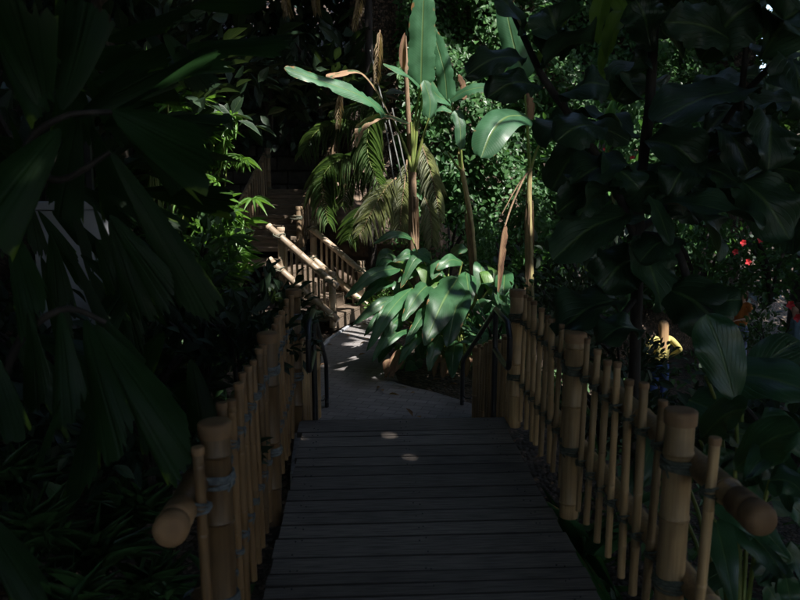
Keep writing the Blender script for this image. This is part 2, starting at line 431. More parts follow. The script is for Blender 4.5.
# ------------------------------------------------------------ boardwalk
mb = MB(); y = 5.16; r = random.Random(3); k = 0
while y > -2.5:
    w = .26 if k == 0 else r.choice([.095, .14, .14, .145, .10, .19, .14])
    x0 = -.425 + r.uniform(-.012, .012); x1 = .99 + r.uniform(-.012, .012)
    if k == 0: x0, x1 = -.46, 1.03
    mb.box(((x0 + x1) / 2, y - w / 2 + .0035, -.02 + r.uniform(-.0012, .0012)), x1 - x0, w - .007, .04, Matrix.Rotation(r.uniform(-.003, .003), 3, 'Z') @ Matrix.Rotation(r.uniform(-.0015, .0015), 3, 'Y')); mb.uv[-8:] = [(0, 0), (1, 0), (1, 1), (0, 1)] * 2
    y -= w; k += 1
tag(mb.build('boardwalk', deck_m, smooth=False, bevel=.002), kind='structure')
mb = MB(); rn_ = random.Random(8); y = 5.1
while y > 1.5:
    for x in (-.34, -.31, .27, .30, .87, .90):
        c_ = V((x + rn_.uniform(-.008, .008), y + rn_.uniform(-.02, .02), .0015)); mb.tube([c_ - V((0, 0, .004)), c_ + V((0, 0, .0022))], .0042, 8)
    y -= .135
tag(mb.build('boardwalk_nails', metal_m), kind='structure')
mb = MB()
for x in (-.33, .28, .88): mb.box((x, 1.3, -.14), .09, 7.6, .19)
for yy in (-1, 1, 3, 5): mb.box((.28, yy, -.30), 1.36, .12, .12)
tag(mb.build('boardwalk_beams', tread_m, smooth=False), kind='structure')
t = empty('timber_steps', (.28, 5.8, -.45)); tag(t, 'low timber steps between the far end of the boardwalk and the paved path', 'steps')
for i in range(2):
    mb = MB(t.location); mb.box((.28, 5.33 + .34 * i, -.15 * (i + 1) - .02), 1.3, .30, .04); mb.build('tread', tread_m, t, False, .004)
mb = MB(t.location)
for i in range(2): mb.box((.28, 5.185 + .34 * i, -.15 * i - .135), 1.26, .02, .20 if i else .17)
mb.build('riser', tread_m, t, False)

# ------------------------------------------------------------ bamboo pieces
def culm_pts(a, b, r, gap, rr, flare=1.09):
    """stations of a bamboo culm with swollen nodes"""
    a = V(a); b = V(b); L = (b - a).length; T = (b - a) / L
    st = [(0, r)]; d = rr.uniform(.3, .9) * gap
    while d < L - .03:
        st += [(d - .012, r), (d - .004, r * flare), (d, r * .955), (d + .004, r * flare * .99), (d + .014, r)]
        d += gap * rr.uniform(.85, 1.15)
    st.append((L, r)); return [a + T * s_ for s_, _ in st], [q for _, q in st]
def culm(name, a, b, r, mat, parent, gap=.3, rr=random, cap=True, seg=12, capm=None):
    a = V(a); b = V(b)
    pts, rad = culm_pts(a, b, r, gap, rr)
    mb = MB(a); mb.tube(pts, rad, seg)
    o = mb.build(name, mat, parent)
    if cap:
        T = (b - a).normalized(); mc = MB(b); h = r * 1.7
        if cap == 'bulb':
            st = [(-.085, 1.0), (-.082, 1.08), (-.02, 1.10), (-.006, 1.1), (-.003, 1.03), (.003, 1.03), (.006, 1.12), (.03, 1.17), (.052, 1.12), (.064, .98), (.070, .72), (.073, .4), (.074, .05)]
            mc.tube([b + T * s_ for s_, _ in st], [r * q for _, q in st], 20)
        else:
            hh = max(.018, r * .75)
            st = [(-hh, 1.02), (-hh + .001, 1.13), (hh * .15, 1.15), (hh * .32, 1.08), (hh * .4, .8), (hh * .42, .1)]
            mc.tube([b + T * s_ for s_, _ in st], [r * q for _, q in st], seg + 2)
        me = mc.build('cap', capm or cap_m, None); me.parent = o; me.location = b - a
    return o
def loopring(mb, c, axis, rx, n, rt, tilt=0, stretch=1.0, sdir=(1, 0, 0)):
    """a rope turn about axis at c, elliptical towards sdir"""
    axis = V(axis).normalized(); s_ = V(sdir); s_ = (s_ - axis * s_.dot(axis)).normalized(); w = axis.cross(s_)
    pts = []
    for k in range(n + 1):
        an = 2 * math.pi * k / n
        pts.append(V(c) + s_ * (rx * stretch * math.cos(an) + (rx * (stretch - 1))) + w * rx * math.sin(an) + axis * (tilt * math.sin(an)) )
    mb.tube(pts, rt, 6, False)
def lashing(parent, c, pr, rr_, axis, sdir, mat, turns=4, rt=.0045, rnd=random):
    """turns of rope about an upright (radius pr) and the rail behind it (radius rr_)"""
    mb = MB(c)
    for i in range(turns):
        off = (i - (turns - 1) / 2) * rt * 2.1
        mb_c = V(c) + V(axis).normalized() * off * rnd.uniform(.8, 1.25)
        loopring(mb, mb_c, axis, pr + rt * 1.0, 14, rt, rnd.uniform(-.009, .009), 1.0, sdir)
    # two long diagonal turns that take in the rail
    for sg in (-1, 1):
        loopring(mb, V(c), axis, pr + rt * 1.6, 18, rt, sg * (rr_ * .55), 1 + rr_ / (pr + .001) * .96, sdir)
    kd = V(axis).normalized().cross(V(sdir)).normalized() * rnd.choice((-1, 1)); kp_ = V(c) - V(sdir).normalized() * (pr * .75 + rt) + kd * pr * .6 + V((0, 0, rnd.uniform(-.006, .006)))
    mb.tube(catmull([kp_ + kd * rt * 1.5, kp_ - V(sdir) * rt * 1.5 + V((0, 0, rt)), kp_ - kd * rt * 1.5, kp_ + V((0, 0, -rt * 1.6))], 3), rt * 1.2, 6)
    mb.tube(catmull([kp_, kp_ - V(sdir) * rt * 2 + kd * .006 + V((0, 0, -.008)), kp_ + kd * rnd.uniform(-.006, .012) + V((0, 0, -.02 - .02 * rnd.random()))], 3), rt * .7, 5)
    o = mb.build('rope_lashing', mat, None); o.parent = parent
    o.location = V(c) - (V(parent.location) + (V(parent.parent.location) if parent.parent else V()))
    return o

def fence(label, cat_group, base0, base1, post_t, picket_t, rails, post_r, pick_r, rail_r, side, htop, hbot, mats, ext=(.3, .3), seed=1, bulb=(True, False), node=.28, post_h=None, rail_seg=14, lash=True, slope_follow=True, picktop=None):
    """fence on the line base0-base1; rails = heights above the line; side = direction in which the rails lie"""
    rr = random.Random(seed); base0 = V(base0); base1 = V(base1); D = base1 - base0; L = D.length; T = D / L; side = V(side).normalized()
    t = empty('bamboo_fence', base0); tag(t, label, 'fence', cat_group)
    bm_, cm, rm = mats
    for i, h in enumerate(rails):
        a = base0 - T * ext[0] + side * (pick_r + rail_r) + V((0, 0, h)); b_ = base1 + T * ext[1] + side * (pick_r + rail_r) + V((0, 0, h))
        if bulb[0]: o = culm('rail', b_, a, rail_r, bm_, t, node * 1.3, rr, 'bulb', rail_seg, cm)
        else: o = culm('rail', b_, a, rail_r, bm_, t, node * 1.1, rr, True, rail_seg, cm)
    for d in post_t:
        p = base0 + T * d
        hh = post_h or htop
        o = culm('post', p + V((0, 0, hbot - .1)), p + V((0, 0, hh)), post_r, bm_, t, node, rr, True, 18, cm)
        if lash:
            for h in rails:
                lashing(o, p + V((0, 0, h - .0)), post_r, rail_r * .75, (0, 0, 1), side, rm, 4, .0055, rr)
    for d in picket_t:
        p = base0 + T * d; le = rr.uniform(-.011, .011); dz = rr.uniform(-.022, .018)
        o = culm('picket', p + V((le, rr.uniform(-.006, .006), hbot + rr.uniform(-.02, .02))), p + V((-le, rr.uniform(-.006, .006), (picktop or htop) + dz)), pick_r * rr.uniform(.84, 1.14), bm_, t, node * .9, rr, True, 10, cm)
        if lash:
            for h in rails:
                lashing(o, p + V((0, 0, h)), pick_r, rail_r * .8, (0, 0, 1), side, rm, 3, .0038, rr)
    return t

fr = fence('long bamboo fence on the right side of the boardwalk with rounded rail end', 'bamboo fences along the boardwalk', (1.085, 0, 0), (1.085, 5.07, 0),
      [2.38, 3.64, 5.07], [2.15] + [2.56 + .151 * i for i in range(7)] + [3.80 + .148 * i for i in range(8)], (.765, .33), .049, .0165, .044, (1, 0, 0), .945, .06,
      (bamboo_m, cap_m, rope_m), (-2.0, .12), 11, (True, False), .27)
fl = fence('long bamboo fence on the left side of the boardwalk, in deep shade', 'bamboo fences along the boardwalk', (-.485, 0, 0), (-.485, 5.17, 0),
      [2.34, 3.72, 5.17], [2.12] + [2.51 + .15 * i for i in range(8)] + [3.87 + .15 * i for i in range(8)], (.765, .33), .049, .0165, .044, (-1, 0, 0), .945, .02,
      (bamboo_brown, cap_m, ropegrey_m), (-2.02, .12), 12, (True, False), .27)
fence('short bamboo fence stepping down on the right of the timber steps', 'low fences beside the steps', (1.09, 5.2, -.08), (1.03, 6.5, -.5), [1.32], [.08 + .115 * i for i in range(11)], (.58, .2), .045, .022, .034, (1, 0, 0), .70, 0,
      (bamboo_m, cap_m, rope_m), (0, .05), 13, (False, False), .25, lash=False)
fence('short bamboo fence stepping down on the left of the timber steps', 'low fences beside the steps', (-.49, 5.3, -.10), (-.43, 6.6, -.5), [1.32], [.08 + .115 * i for i in range(11)], (.58, .2), .045, .022, .034, (-1, 0, 0), .70, 0,
      (bamboo_m, cap_m, rope_m), (0, .05), 14, (False, False), .25, lash=False)

# black tubular handrails of the steps
for X, lab in ((.955, 'black metal handrail with looped end on the right of the steps'), (-.35, 'black metal handrail with looped end on the left of the steps')):
    t = empty('metal_handrail', (X, 6.8, -.45)); tag(t, lab, 'handrail', 'metal handrails at the steps')
    sg = 1 if X > 0 else -1
    Z = [(4.74, .79), (5.18, .80), (6.78, .03), (6.85, -.02), (6.86, -.10), (6.86, -.36), (6.83, -.40)]
    mb = MB(t.location); mb.tube([(X, 4.66, .70)] + [(X, a, b_) for a, b_ in Z], .019, 12)
    mb.build('rail', metal_m, t)
    mb = MB(t.location); mb.tube(catmull([(X, 5.18, .79), (X, 5.18, .54), (X, 5.12, .50), (X, 4.74, .49), (X, 4.67, .53), (X, 4.66, .62), (X, 4.66, .71)], 4), .019, 12)
    mb.build('loop', metal_m, t)
    mb = MB(t.location); mb.tube([(X, 6.86, -.05), (X, 6.86, -.45)], .02, 12); mb.build('post', metal_m, t)
    mb = MB(t.location); mb.tube([(X, 5.18, .5), (X, 5.18, -.05)], .02, 12); mb.build('post', metal_m, t)
    mb = MB(t.location); mb.tube(catmull([(X, 6.86, -.33), (X + sg * .03, 6.83, -.37), (X + sg * .08, 6.8, -.36)], 4), .008, 8); mb.build('bracket', metal_m, t)

# ------------------------------------------------------------ stairs up the bank
U = V((-.93, .37, 0)).normalized(); E = V((.38, .93, 0)).normalized()
B0 = onz(333, 331, -.45); B1 = B0 + E * 1.08
t = empty('timber_staircase', (B0 + B1) / 2); tag(t, 'lower flight of weathered timber stairs between two bamboo railings', 'staircase', 'timber stairs up the bank')
rotU = Matrix.Rotation(math.atan2(E.y, E.x), 3, 'Z')
for i in range(4):
    z = -.45 + .20 * (i + 1); c = (B0 + B1) / 2 + U * (.14 + .27 * i); c.z = z
    mb = MB(t.location); mb.box(c - V((0, 0, .025)), 1.16, .30, .05, rotU); mb.build('tread', tread_m, t, False, .006)
    mb = MB(t.location); c2 = c - U * .13; mb.box(V((c2.x, c2.y, z - .13)), 1.10, .03, .15, rotU); mb.build('riser', tread_m, t, False)
c = (B0 + B1) / 2 + U * 2.05; zl = -.45 + .20 * 4
mb = MB(t.location); mb.box(V((c.x, c.y, zl + .02)), 1.7, 1.15, .06, rotU); mb.build('landing', tread_m, t, False, .006)
t2 = empty('timber_staircase', (-1.45, 12.3, .4)); tag(t2, 'upper flight of dark timber stairs climbing away below the stone wall', 'staircase', 'timber stairs up the bank')
for i in range(6):
    z = .40 + .165 * (i + 1); yy = 12.35 + .28 * i
    mb = MB(t2.location); mb.box((-1.42 + .03 * i, yy, z - .03), .95, .29, .06); mb.build('tread', tread_m, t2, False, .006)
    mb = MB(t2.location); mb.box((-1.42 + .03 * i, yy + .13, z + .05), .9, .02, .10); mb.build('riser', tread_m, t2, False)
mb = MB(t2.location); mb.box((-1.2, 14.45, 1.36), 1.2, 1.2, .07); mb.build('landing', tread_m, t2, False, .006)

def slopefence(label, a, b_, post_t, npick, rr_, railz, mats, topz, botz, ends, capd, seed, post_h, pr=.019, postr=.05, side=(0, -1, 0), group='bamboo railings of the stairs'):
    a = V(a); b_ = V(b_); D = b_ - a; rr = random.Random(seed); t = empty('bamboo_railing', V((a.x, a.y, a.z))); tag(t, label, 'railing', group)
    side = V(side).normalized(); T = D.normalized(); bm_, cm = mats
    for h in railz:
        culm('rail', a - T * ends[0] + side * (pr + rr_) + V((0, 0, h)), b_ + T * ends[1] + side * (pr + rr_) + V((0, 0, h)), rr_, bm_, t, .2, rr, True, 14, cm)
    for q in post_t:
        p = a + D * q; o = culm('post', p + V((0, 0, botz)), p + V((0, 0, post_h)), postr, bm_, t, .22, rr, True, 16, cm)
        for h in railz: lashing(o, p + V((0, 0, h)), postr, rr_, (0, 0, 1), side, rope_m, 3, .008, rr)
    for i in range(npick):
        q = (i + .5) / npick; p = a + D * q
        if min(abs(q - x) for x in post_t) * D.length < .07: continue
        culm('picket', p + V((0, 0, botz + .06)), p + V((0, 0, topz)), pr, bm_, t, .2, rr, True, 8, cm)
    return t
SL = V((0, 0, .77))
a = B0 + V((0, 0, 0)); b_ = B0 + U * .84 + SL * .84
slopefence('front bamboo railing of the lower stairs with thick sunlit hand pole', a, b_, [.0, .94], 10, .05, (.74, .26), (bamboo_pale, bamboo_pale), .70, .05, (.14, .14), 0, 21, .84, side=(-.37, -.93, 0))
a = B1; b_ = B1 + U * .80 + SL * .80
slopefence('rear bamboo railing of the lower stairs with pale hand pole', a, b_, [.0, 1.0], 9, .048, (.76, .30), (bamboo_pale, bamboo_pale), .72, .05, (.18, 0.0), 0, 22, .88, side=(-.37, -.93, 0), postr=.055)
slopefence('right bamboo railing of the upper stairs, half behind palm fronds', (-1.02, 12.15, .35), (-.45, 15.2, 1.75), [0, .97], 19, .045, (.72, .2), (bamboo_dark, bamboo_dark), .82, 0, (.05, .1), 0, 23, .88, side=(-1, .2, 0))
slopefence('left bamboo railing of the upper stairs against the dark wall', (-1.93, 12.0, .35), (-1.72, 14.0, 1.25), [0, .99], 12, .045, (.85, .25), (bamboo_dark, bamboo_dark), .92, 0, (.3, .05), 0, 24, .98, side=(-1, 0, 0))

# stone retaining wall at the back of the stairs
t = empty('stone_wall', (-1.5, 16.2, .8)); tag(t, 'dark stone retaining wall behind the top of the stairs', 'wall')
rr = random.Random(5); mb = MB(t.location); z = 0
while z < 3.4:
    h = rr.uniform(.22, .34); x = -5.5 + rr.uniform(0, .4)
    while x < .9:
        w = rr.uniform(.3, .7); mb.box((x + w / 2, 16.2 + rr.uniform(-.04, .04), z + h / 2 + .5), w - .02, .5, h - .02, Matrix.Rotation(rr.uniform(-.02, .02), 3, 'Z')); x += w
    z += h
mb.build('blocks', stone_m, t, False, .02)
mb = MB(t.location); mb.box((-2.3, 16.3, 2.1), 6.2, .4, 3.2); mb.build('mortar', stone_m, t, False)

# rocks beside the stairs
def rock(loc, s_, lab, seed):
    import bmesh
    bm = bmesh.new(); bmesh.ops.create_icosphere(bm, subdivisions=4, radius=1)
    rn = random.Random(seed); ph = [V((rn.uniform(-3, 3), rn.uniform(-3, 3), rn.uniform(-3, 3))) for _ in range(5)]
    from mathutils import noise
    for v in bm.verts:
        d = noise.noise(v.co * 1.1 + ph[0]) * .45 + noise.noise(v.co * 2.7 + ph[1]) * .2 + noise.noise(v.co * 7 + ph[2]) * .06
        v.co = v.co * (1 + d); v.co = V((v.co.x * s_[0], v.co.y * s_[1], v.co.z * s_[2]))
    me = bpy.data.meshes.new('rock'); bm.to_mesh(me); bm.free(); me.materials.append(rock_m)
    me.polygons.foreach_set('use_smooth', [True] * len(me.polygons))
    o = bpy.data.objects.new('rock', me); o.location = loc; link(o); tag(o, lab, 'rock', 'rocks on the bank'); return o
rock((.15, 13.0, .75), (.9, .5, .55), 'brown layered rock above the pale rear hand pole', 1)
rock((1.0, 13.2, .3), (.8, .5, .7), 'brown rock behind the torn banana stem', 2)
rock((-.1, 13.4, -.1), (1.2, .5, .6), 'low dark rock behind the rear stair railing', 3)
rock((-.55, 14.3, .9), (.6, .6, .7), 'upper dark rock beside the upper stairs', 4)

# ------------------------------------------------------------ plants by hand
UPC = V((-.05, -.7, .7))
def D(px, py, d): return P(px, py, d)
def leafpx(mb, pts, wpx, prof='lance', **k):
    dm = sum(p[2] for p in pts) / len(pts); leaf(mb, [P(*p) for p in pts], wpx * dm / F, prof, **k)
def addleaf(parent, name, mat, pts, wpx, prof='lance', **k):
    mb = MB(P(*pts[0])); leafpx(mb, pts, wpx, prof, **k); o = mb.build(name, mat, None); o.parent = parent; o.location = P(*pts[0]) - V(parent.location); return o
def addstem(parent, name, mat, pts, r0, r1, n=10, rough=0, seed=0):
    sp = catmull([P(*p) for p in pts], 6); rr = random.Random(seed); N = len(sp)
    mb = MB(sp[0]); mb.tube(sp, [(r0 + (r1 - r0) * i / (N - 1)) * (1 + rr.uniform(-rough, rough)) for i in range(N)], n); o = mb.build(name, mat, None)
    o.parent = parent; o.location = sp[0] - V(parent.location); return o

# --- banana plants
def sheath_strips(parent, pts, r, n, seed):
    rr = random.Random(seed); sp = catmull([P(*p) for p in pts], 4); mb = MB(sp[0])
    for k in range(n):
        an = rr.uniform(0, 6.28); o = V((math.cos(an), math.sin(an), 0)) * r
        i0 = rr.randrange(0, max(1, len(sp) - 4)); a = sp[i0] + o; b_ = sp[min(len(sp) - 1, i0 + 3)] + o * 1.2
        q = a + (a - b_).normalized() * rr.uniform(.05, .25) + o * rr.uniform(.5, 2)
        leaf(mb, [b_, a, q], rr.uniform(.02, .05), 'lance', nrm=o, nv=8, nu=2, wave=.2)
    s_ = mb.build('dry_sheath', drystem_m, None); s_.parent = parent; s_.location = sp[0] - V(parent.location)
root = P(414, 300, 9.1); root.z = -.5
b1 = empty('banana_plant', root); tag(b1, 'tall banana plant with one big upright leaf and curling brown-edged leaves', 'banana plant', 'young banana plants')
addstem(b1, 'stem', drystem_m, [(414, 330, 9.1), (414, 250, 9.1), (413, 200, 9.1), (413, 172, 9.1)], .07, .038, 12, .08, 1)
sheath_strips(b1, [(414, 280, 9.1), (413, 175, 9.1)], .05, 16, 2)
for q in ([(413, 176, 9.1), (406, 150, 9.1), (392, 118, 9.1)], [(413, 176, 9.1), (412, 140, 9.1), (411, 122, 9.1)], [(413, 176, 9.1), (421, 145, 9.05), (429, 118, 9.0)], [(413, 176, 9.1), (414, 130, 9.1), (421, 84, 9.1)], [(413, 176, 9.1), (417, 130, 9.1), (424, 90, 9.1)]):
    addstem(b1, 'stalk', greenstem_m, q, .024, .012, 8)
addleaf(b1, 'leaf', banana_m, [(421, 86, 9.1), (422, 45, 9.05), (424, -12, 9.0)], 27, 'banana', nrm=(-.1, -1, .15), wave=.03, nv=24, ragged=.1, seed=1)
addleaf(b1, 'leaf', banana_m, [(447, 100, 9.4), (444, 70, 9.4), (432, 28, 9.5)], 18, 'banana', nrm=(-.4, -1, .1), nv=20, ragged=.15, seed=2)
addleaf(b1, 'leaf', banana_m, [(424, 90, 9.1), (405, 74, 8.9), (383, 64, 8.8)], 12, 'banana', nrm=(0, -.6, .8), seed=3, ragged=.1)
addleaf(b1, 'leaf', bananad_m, [(391, 118, 9.1), (378, 92, 9.0), (358, 72, 8.9), (334, 75, 8.8), (330, 80, 8.75)], 13, 'banana', nrm=(.3, -.3, .9), seed=4, nv=24, ragged=.3)
addleaf(b1, 'leaf', banana_m, [(390, 119, 9.1), (365, 98, 8.8), (325, 82, 8.6), (284, 68, 8.4)], 17, 'banana', nrm=(.1, -.8, .6), seed=5, nv=24, ragged=.3, wave=.08)
addleaf(b1, 'dry_leaf', bananad_m, [(410, 124, 9.1), (385, 116, 9.0), (362, 126, 8.9), (356, 148, 8.9)], 11, 'banana', nrm=(.4, -.4, .8), seed=6, nv=20, ragged=.3)
addleaf(b1, 'leaf', banana_m, [(429, 118, 9.0), (430, 100, 9.0), (424, 80, 9.0)], 15, 'banana', nrm=(.3, -.8, .4), seed=7)
addleaf(b1, 'leaf', banana_m, [(430, 118, 9.0), (440, 108, 8.9), (452, 112, 8.9)], 12, 'banana', nrm=(0, -.5, .9), seed=17)
root = P(472, 300, 9.6); root.z = -.5
b2 = empty('banana_plant', root); tag(b2, 'slender leaning banana plant in front of the ivy, beside the tallest one', 'banana plant', 'young banana plants')
addstem(b2, 'stem', cane_m, [(478, 320, 9.6), (474, 260, 9.6), (470, 215, 9.6), (462, 170, 9.6), (459, 152, 9.6)], .045, .026, 12, .08, 3)
sheath_strips(b2, [(474, 280, 9.6), (466, 190, 9.6)], .04, 10, 5)
for q in ([(462, 172, 9.6), (458, 140, 9.6), (451, 100, 9.5)], [(461, 170, 9.6), (456, 165, 9.5), (448, 152, 9.5)], [(462, 172, 9.6), (460, 140, 9.5), (457, 112, 9.4)]):
    addstem(b2, 'stalk', greenstem_m, q, .022, .011, 8)
addleaf(b2, 'leaf', banana_m, [(450, 100, 9.5), (468, 90, 9.3), (494, 86, 9.2)], 14, 'banana', nrm=(0, -.8, .6), seed=8, nv=18, ragged=.2)
addleaf(b2, 'leaf', banana_m, [(456, 110, 9.4), (460, 125, 9.35), (461, 150, 9.3)], 12, 'banana', nrm=(.2, -1, .2), seed=9, ragged=.2)
addleaf(b2, 'leaf', banana_m, [(451, 101, 9.5), (438, 96, 9.3), (424, 78, 9.2)], 13, 'banana', nrm=(0, -.9, .5), seed=10)
addleaf(b2, 'dry_leaf', dry_m, [(464, 100, 9.6), (463, 85, 9.6), (458, 75, 9.5)], 7, 'banana', nrm=(.3, -1, .2), seed=11, ragged=.3)
root = P(530, 300, 8.2); root.z = -.5
b3 = empty('banana_plant', root); tag(b3, 'banana plant with one drooping blue-green leaf and a withered leaf hanging down', 'banana plant', 'young banana plants')
addstem(b3, 'stem', cane_m, [(532, 330, 8.2), (530, 260, 8.2), (529, 200, 8.2), (530, 168, 8.2)], .042, .026, 12, .08, 6)
sheath_strips(b3, [(530, 280, 8.2), (530, 180, 8.2)], .04, 12, 7)
for q in ([(530, 172, 8.2), (528, 140, 8.2), (526, 116, 8.2)], [(530, 172, 8.2), (536, 152, 8.2), (542, 140, 8.15)], [(530, 172, 8.2), (527, 120, 8.2), (524, 78, 8.2)]):
    addstem(b3, 'stalk', greenstem_m, q, .02, .01, 8)
addleaf(b3, 'leaf', banana_m, [(527, 116, 8.2), (507, 117, 7.9), (492, 132, 7.7), (481, 158, 7.6)], 36, 'banana', nrm=(-.1, -.75, .7), seed=12, nv=22, wave=.02)
addleaf(b3, 'leaf', banana_m, [(525, 80, 8.2), (514, 45, 8.2), (503, -5, 8.2)], 24, 'banana', nrm=(-.3, -1, .1), seed=13, nv=22)
addleaf(b3, 'dry_leaf', dry_m, [(530, 120, 8.2), (531, 105, 8.2), (528, 88, 8.2)], 9, 'banana', nrm=(.4, -1, .2), seed=14, ragged=.3)
addstem(b3, 'dry_stalk', drystem_m, [(529, 172, 8.2), (524, 178, 8.1), (512, 205, 8.0), (505, 226, 7.9)], .014, .009, 8)
addstem(b3, 'dry_stalk', drystem_m, [(529, 172, 8.2), (518, 185, 8.1), (502, 214, 8.0)], .01, .004, 8)
addleaf(b3, 'dry_leaf', dry_m, [(505, 224, 7.9), (500, 255, 7.9), (497, 300, 7.9)], 9, 'lance', nrm=(.5, -1, .1), seed=15, fold=1.2, ragged=.2)

# --- heliconia clump right of the path
root = V((1.0, 8.4, -.5)); hc = empty('heliconia_clump', root); tag(hc, 'large clump of broad glossy paddle leaves at the bend of the path', 'plant')
HL = [((412, 238, 8.6), (373, 244, 8.3), 10), ((423, 258, 8.6), (393, 262, 8.3), 12), ((400, 268, 8.4), (344, 299, 7.9), 15), ((398, 268, 8.5), (366, 292, 8.1), 12),
      ((462, 262, 8.4), (436, 270, 8.1), 14), ((458, 278, 8.3), (424, 346, 7.4), 33), ((462, 288, 8.2), (447, 348, 7.4), 26), ((432, 282, 8.3), (402, 322, 7.7), 18),
      ((412, 288, 8.3), (366, 352, 7.5), 14), ((402, 318, 8.0), (384, 340, 7.7), 14), ((466, 272, 8.5), (470, 306, 8.0), 18), ((505, 270, 8.3), (503, 308, 7.8), 18),
      ((430, 252, 8.9), (412, 270, 8.6), 14), ((440, 300, 8.2), (405, 345, 7.5), 16), ((428, 330, 7.9), (398, 365, 7.4), 13), ((440, 335, 7.8), (428, 372, 7.3), 16),
      ((455, 340, 7.8), (452, 378, 7.3), 18), ((470, 320, 7.9), (478, 360, 7.4), 18), ((478, 300, 8.0), (490, 338, 7.5), 18), ((420, 310, 8.2), (385, 322, 7.9), 12),
      ((450, 258, 8.9), (468, 250, 8.7), 14), ((425, 275, 8.6), (398, 282, 8.2), 12), ((485, 285, 8.6), (500, 290, 8.3), 14), ((410, 330, 8.0), (380, 352, 7.6), 11), ((405, 300, 8.3), (352, 326, 7.9), 12), ((398, 282, 8.5), (356, 306, 8.1), 11), ((395, 312, 8.2), (364, 336, 7.8), 12), ((402, 322, 8.1), (372, 362, 7.5), 12), ((408, 300, 8.2), (376, 322, 7.8), 14), ((415, 265, 8.8), (384, 276, 8.5), 11)]
for i, (a, b_, w) in enumerate(HL):
    m_ = ((a[0] * .55 + b_[0] * .45), (a[1] * .55 + b_[1] * .45) - abs(a[0] - b_[0]) * .10 - 3, (a[2] + b_[2]) / 2 - .05)
    addleaf(hc, 'leaf', helic_m, [a, m_, b_], w * 1.08, 'lance', nrm=V((random.uniform(-.5, .3), -.8, .6)), nv=16, seed=100 + i, ragged=.18 if i % 2 else 0, wave=.06)
    addstem(hc, 'stalk', greenstem_m, [a, ((a[0] + 450) / 2, a[1] * .5 + 195 - 20, (a[2] + 8.4) / 2 + .05), (448 + (i % 7) * 5, 380, 8.3 + .05 * (i % 5))], .009, .014, 7)
for i in range(56):
    x = random.uniform(392, 505); y_ = random.uniform(255, 372); d = random.uniform(8.3, 9.2); a = (x, y_, d); dx = random.uniform(-35, 25)
    addleaf(hc, 'leaf', helic_m if i % 3 else bright_m, [a, (x + dx * .5, y_ - 3, d - .15), (x + dx, y_ + random.uniform(8, 34), d - .3)], random.uniform(12, 20), 'lance', nrm=V((random.uniform(-.4, .4), -.7, .7)), nv=10, nu=4, seed=200 + i)
for i in range(9):
    x = random.uniform(392, 490); addleaf(hc, 'dry_leaf', dry_m, [(x, 352 + random.uniform(-8, 12), 7.9), (x - 6, 362, 7.8), (x - 10 + random.uniform(-8, 8), 378, 7.7)], 9, 'lance', seed=300 + i, ragged=.2)

# --- generic plant meshes -------------------------------------------------
def bush_scat(n, rx, ry, rz, ls, tpl='oval', wr=.5, out=.6, up=.3, seed=0, clump=7):
    g = np.random.default_rng(seed); S = Scat()
    cc = g.normal(size=(clump, 3)); cc = norm(cc) * g.uniform(.3, .85, (clump, 1)); cc[:, 2] = abs(cc[:, 2])
    ci = g.integers(0, clump, n); d = norm(g.normal(size=(n, 3))) * (g.uniform(0, 1, (n, 1)) ** .5) * .48
    p = cc[ci] + d; p[:, 2] = np.abs(p[:, 2]); T = norm(p - cc[ci] * .5) * out + g.normal(size=(n, 3)) * .35 + np.array([0, 0, up * .3])
    N = np.array([0, -.15, 1.]) + g.normal(size=(n, 3)) * .5
    L = ls * g.uniform(.6, 1.25, n); S.add(p * np.array([rx, ry, rz]), T, N, L, L * wr, tpl); return S
MESH = {}
def shrub(kind, loc, sc_, rot, label, group, mat, cat='shrub', name='shrub', **k):
    key = (kind, mat.name)
    t = empty(name, loc); tag(t, label, cat, group)
    if key not in MESH:
        o = bush_scat(**k).build('foliage', mat, t); MESH[key] = o.data
    else: o = bpy.data.objects.new('foliage', MESH[key]); link(o, t)
    o.location = (0, 0, 0); o.rotation_euler.z = rot; o.scale = sc_ if isinstance(sc_, tuple) else (sc_,) * 3
    mb = MB((0, 0, 0)); rr = random.Random(len(label) * 7 + len(name))
    s0 = sc_ if not isinstance(sc_, tuple) else sc_[2]
    for q in range(5):
        a = rr.uniform(0, 6.28); mb.tube(catmull([(0, 0, -.3), (math.cos(a) * .12 * s0, math.sin(a) * .12 * s0, .25 * s0), (math.cos(a) * .4 * s0, math.sin(a) * .4 * s0, .6 * s0)], 3), [.022 * s0] * 6 + [.01], 6)
    s_ = mb.build('stem', barkd_m, None); s_.parent = t; s_.location = (0, 0, 0)
    return t

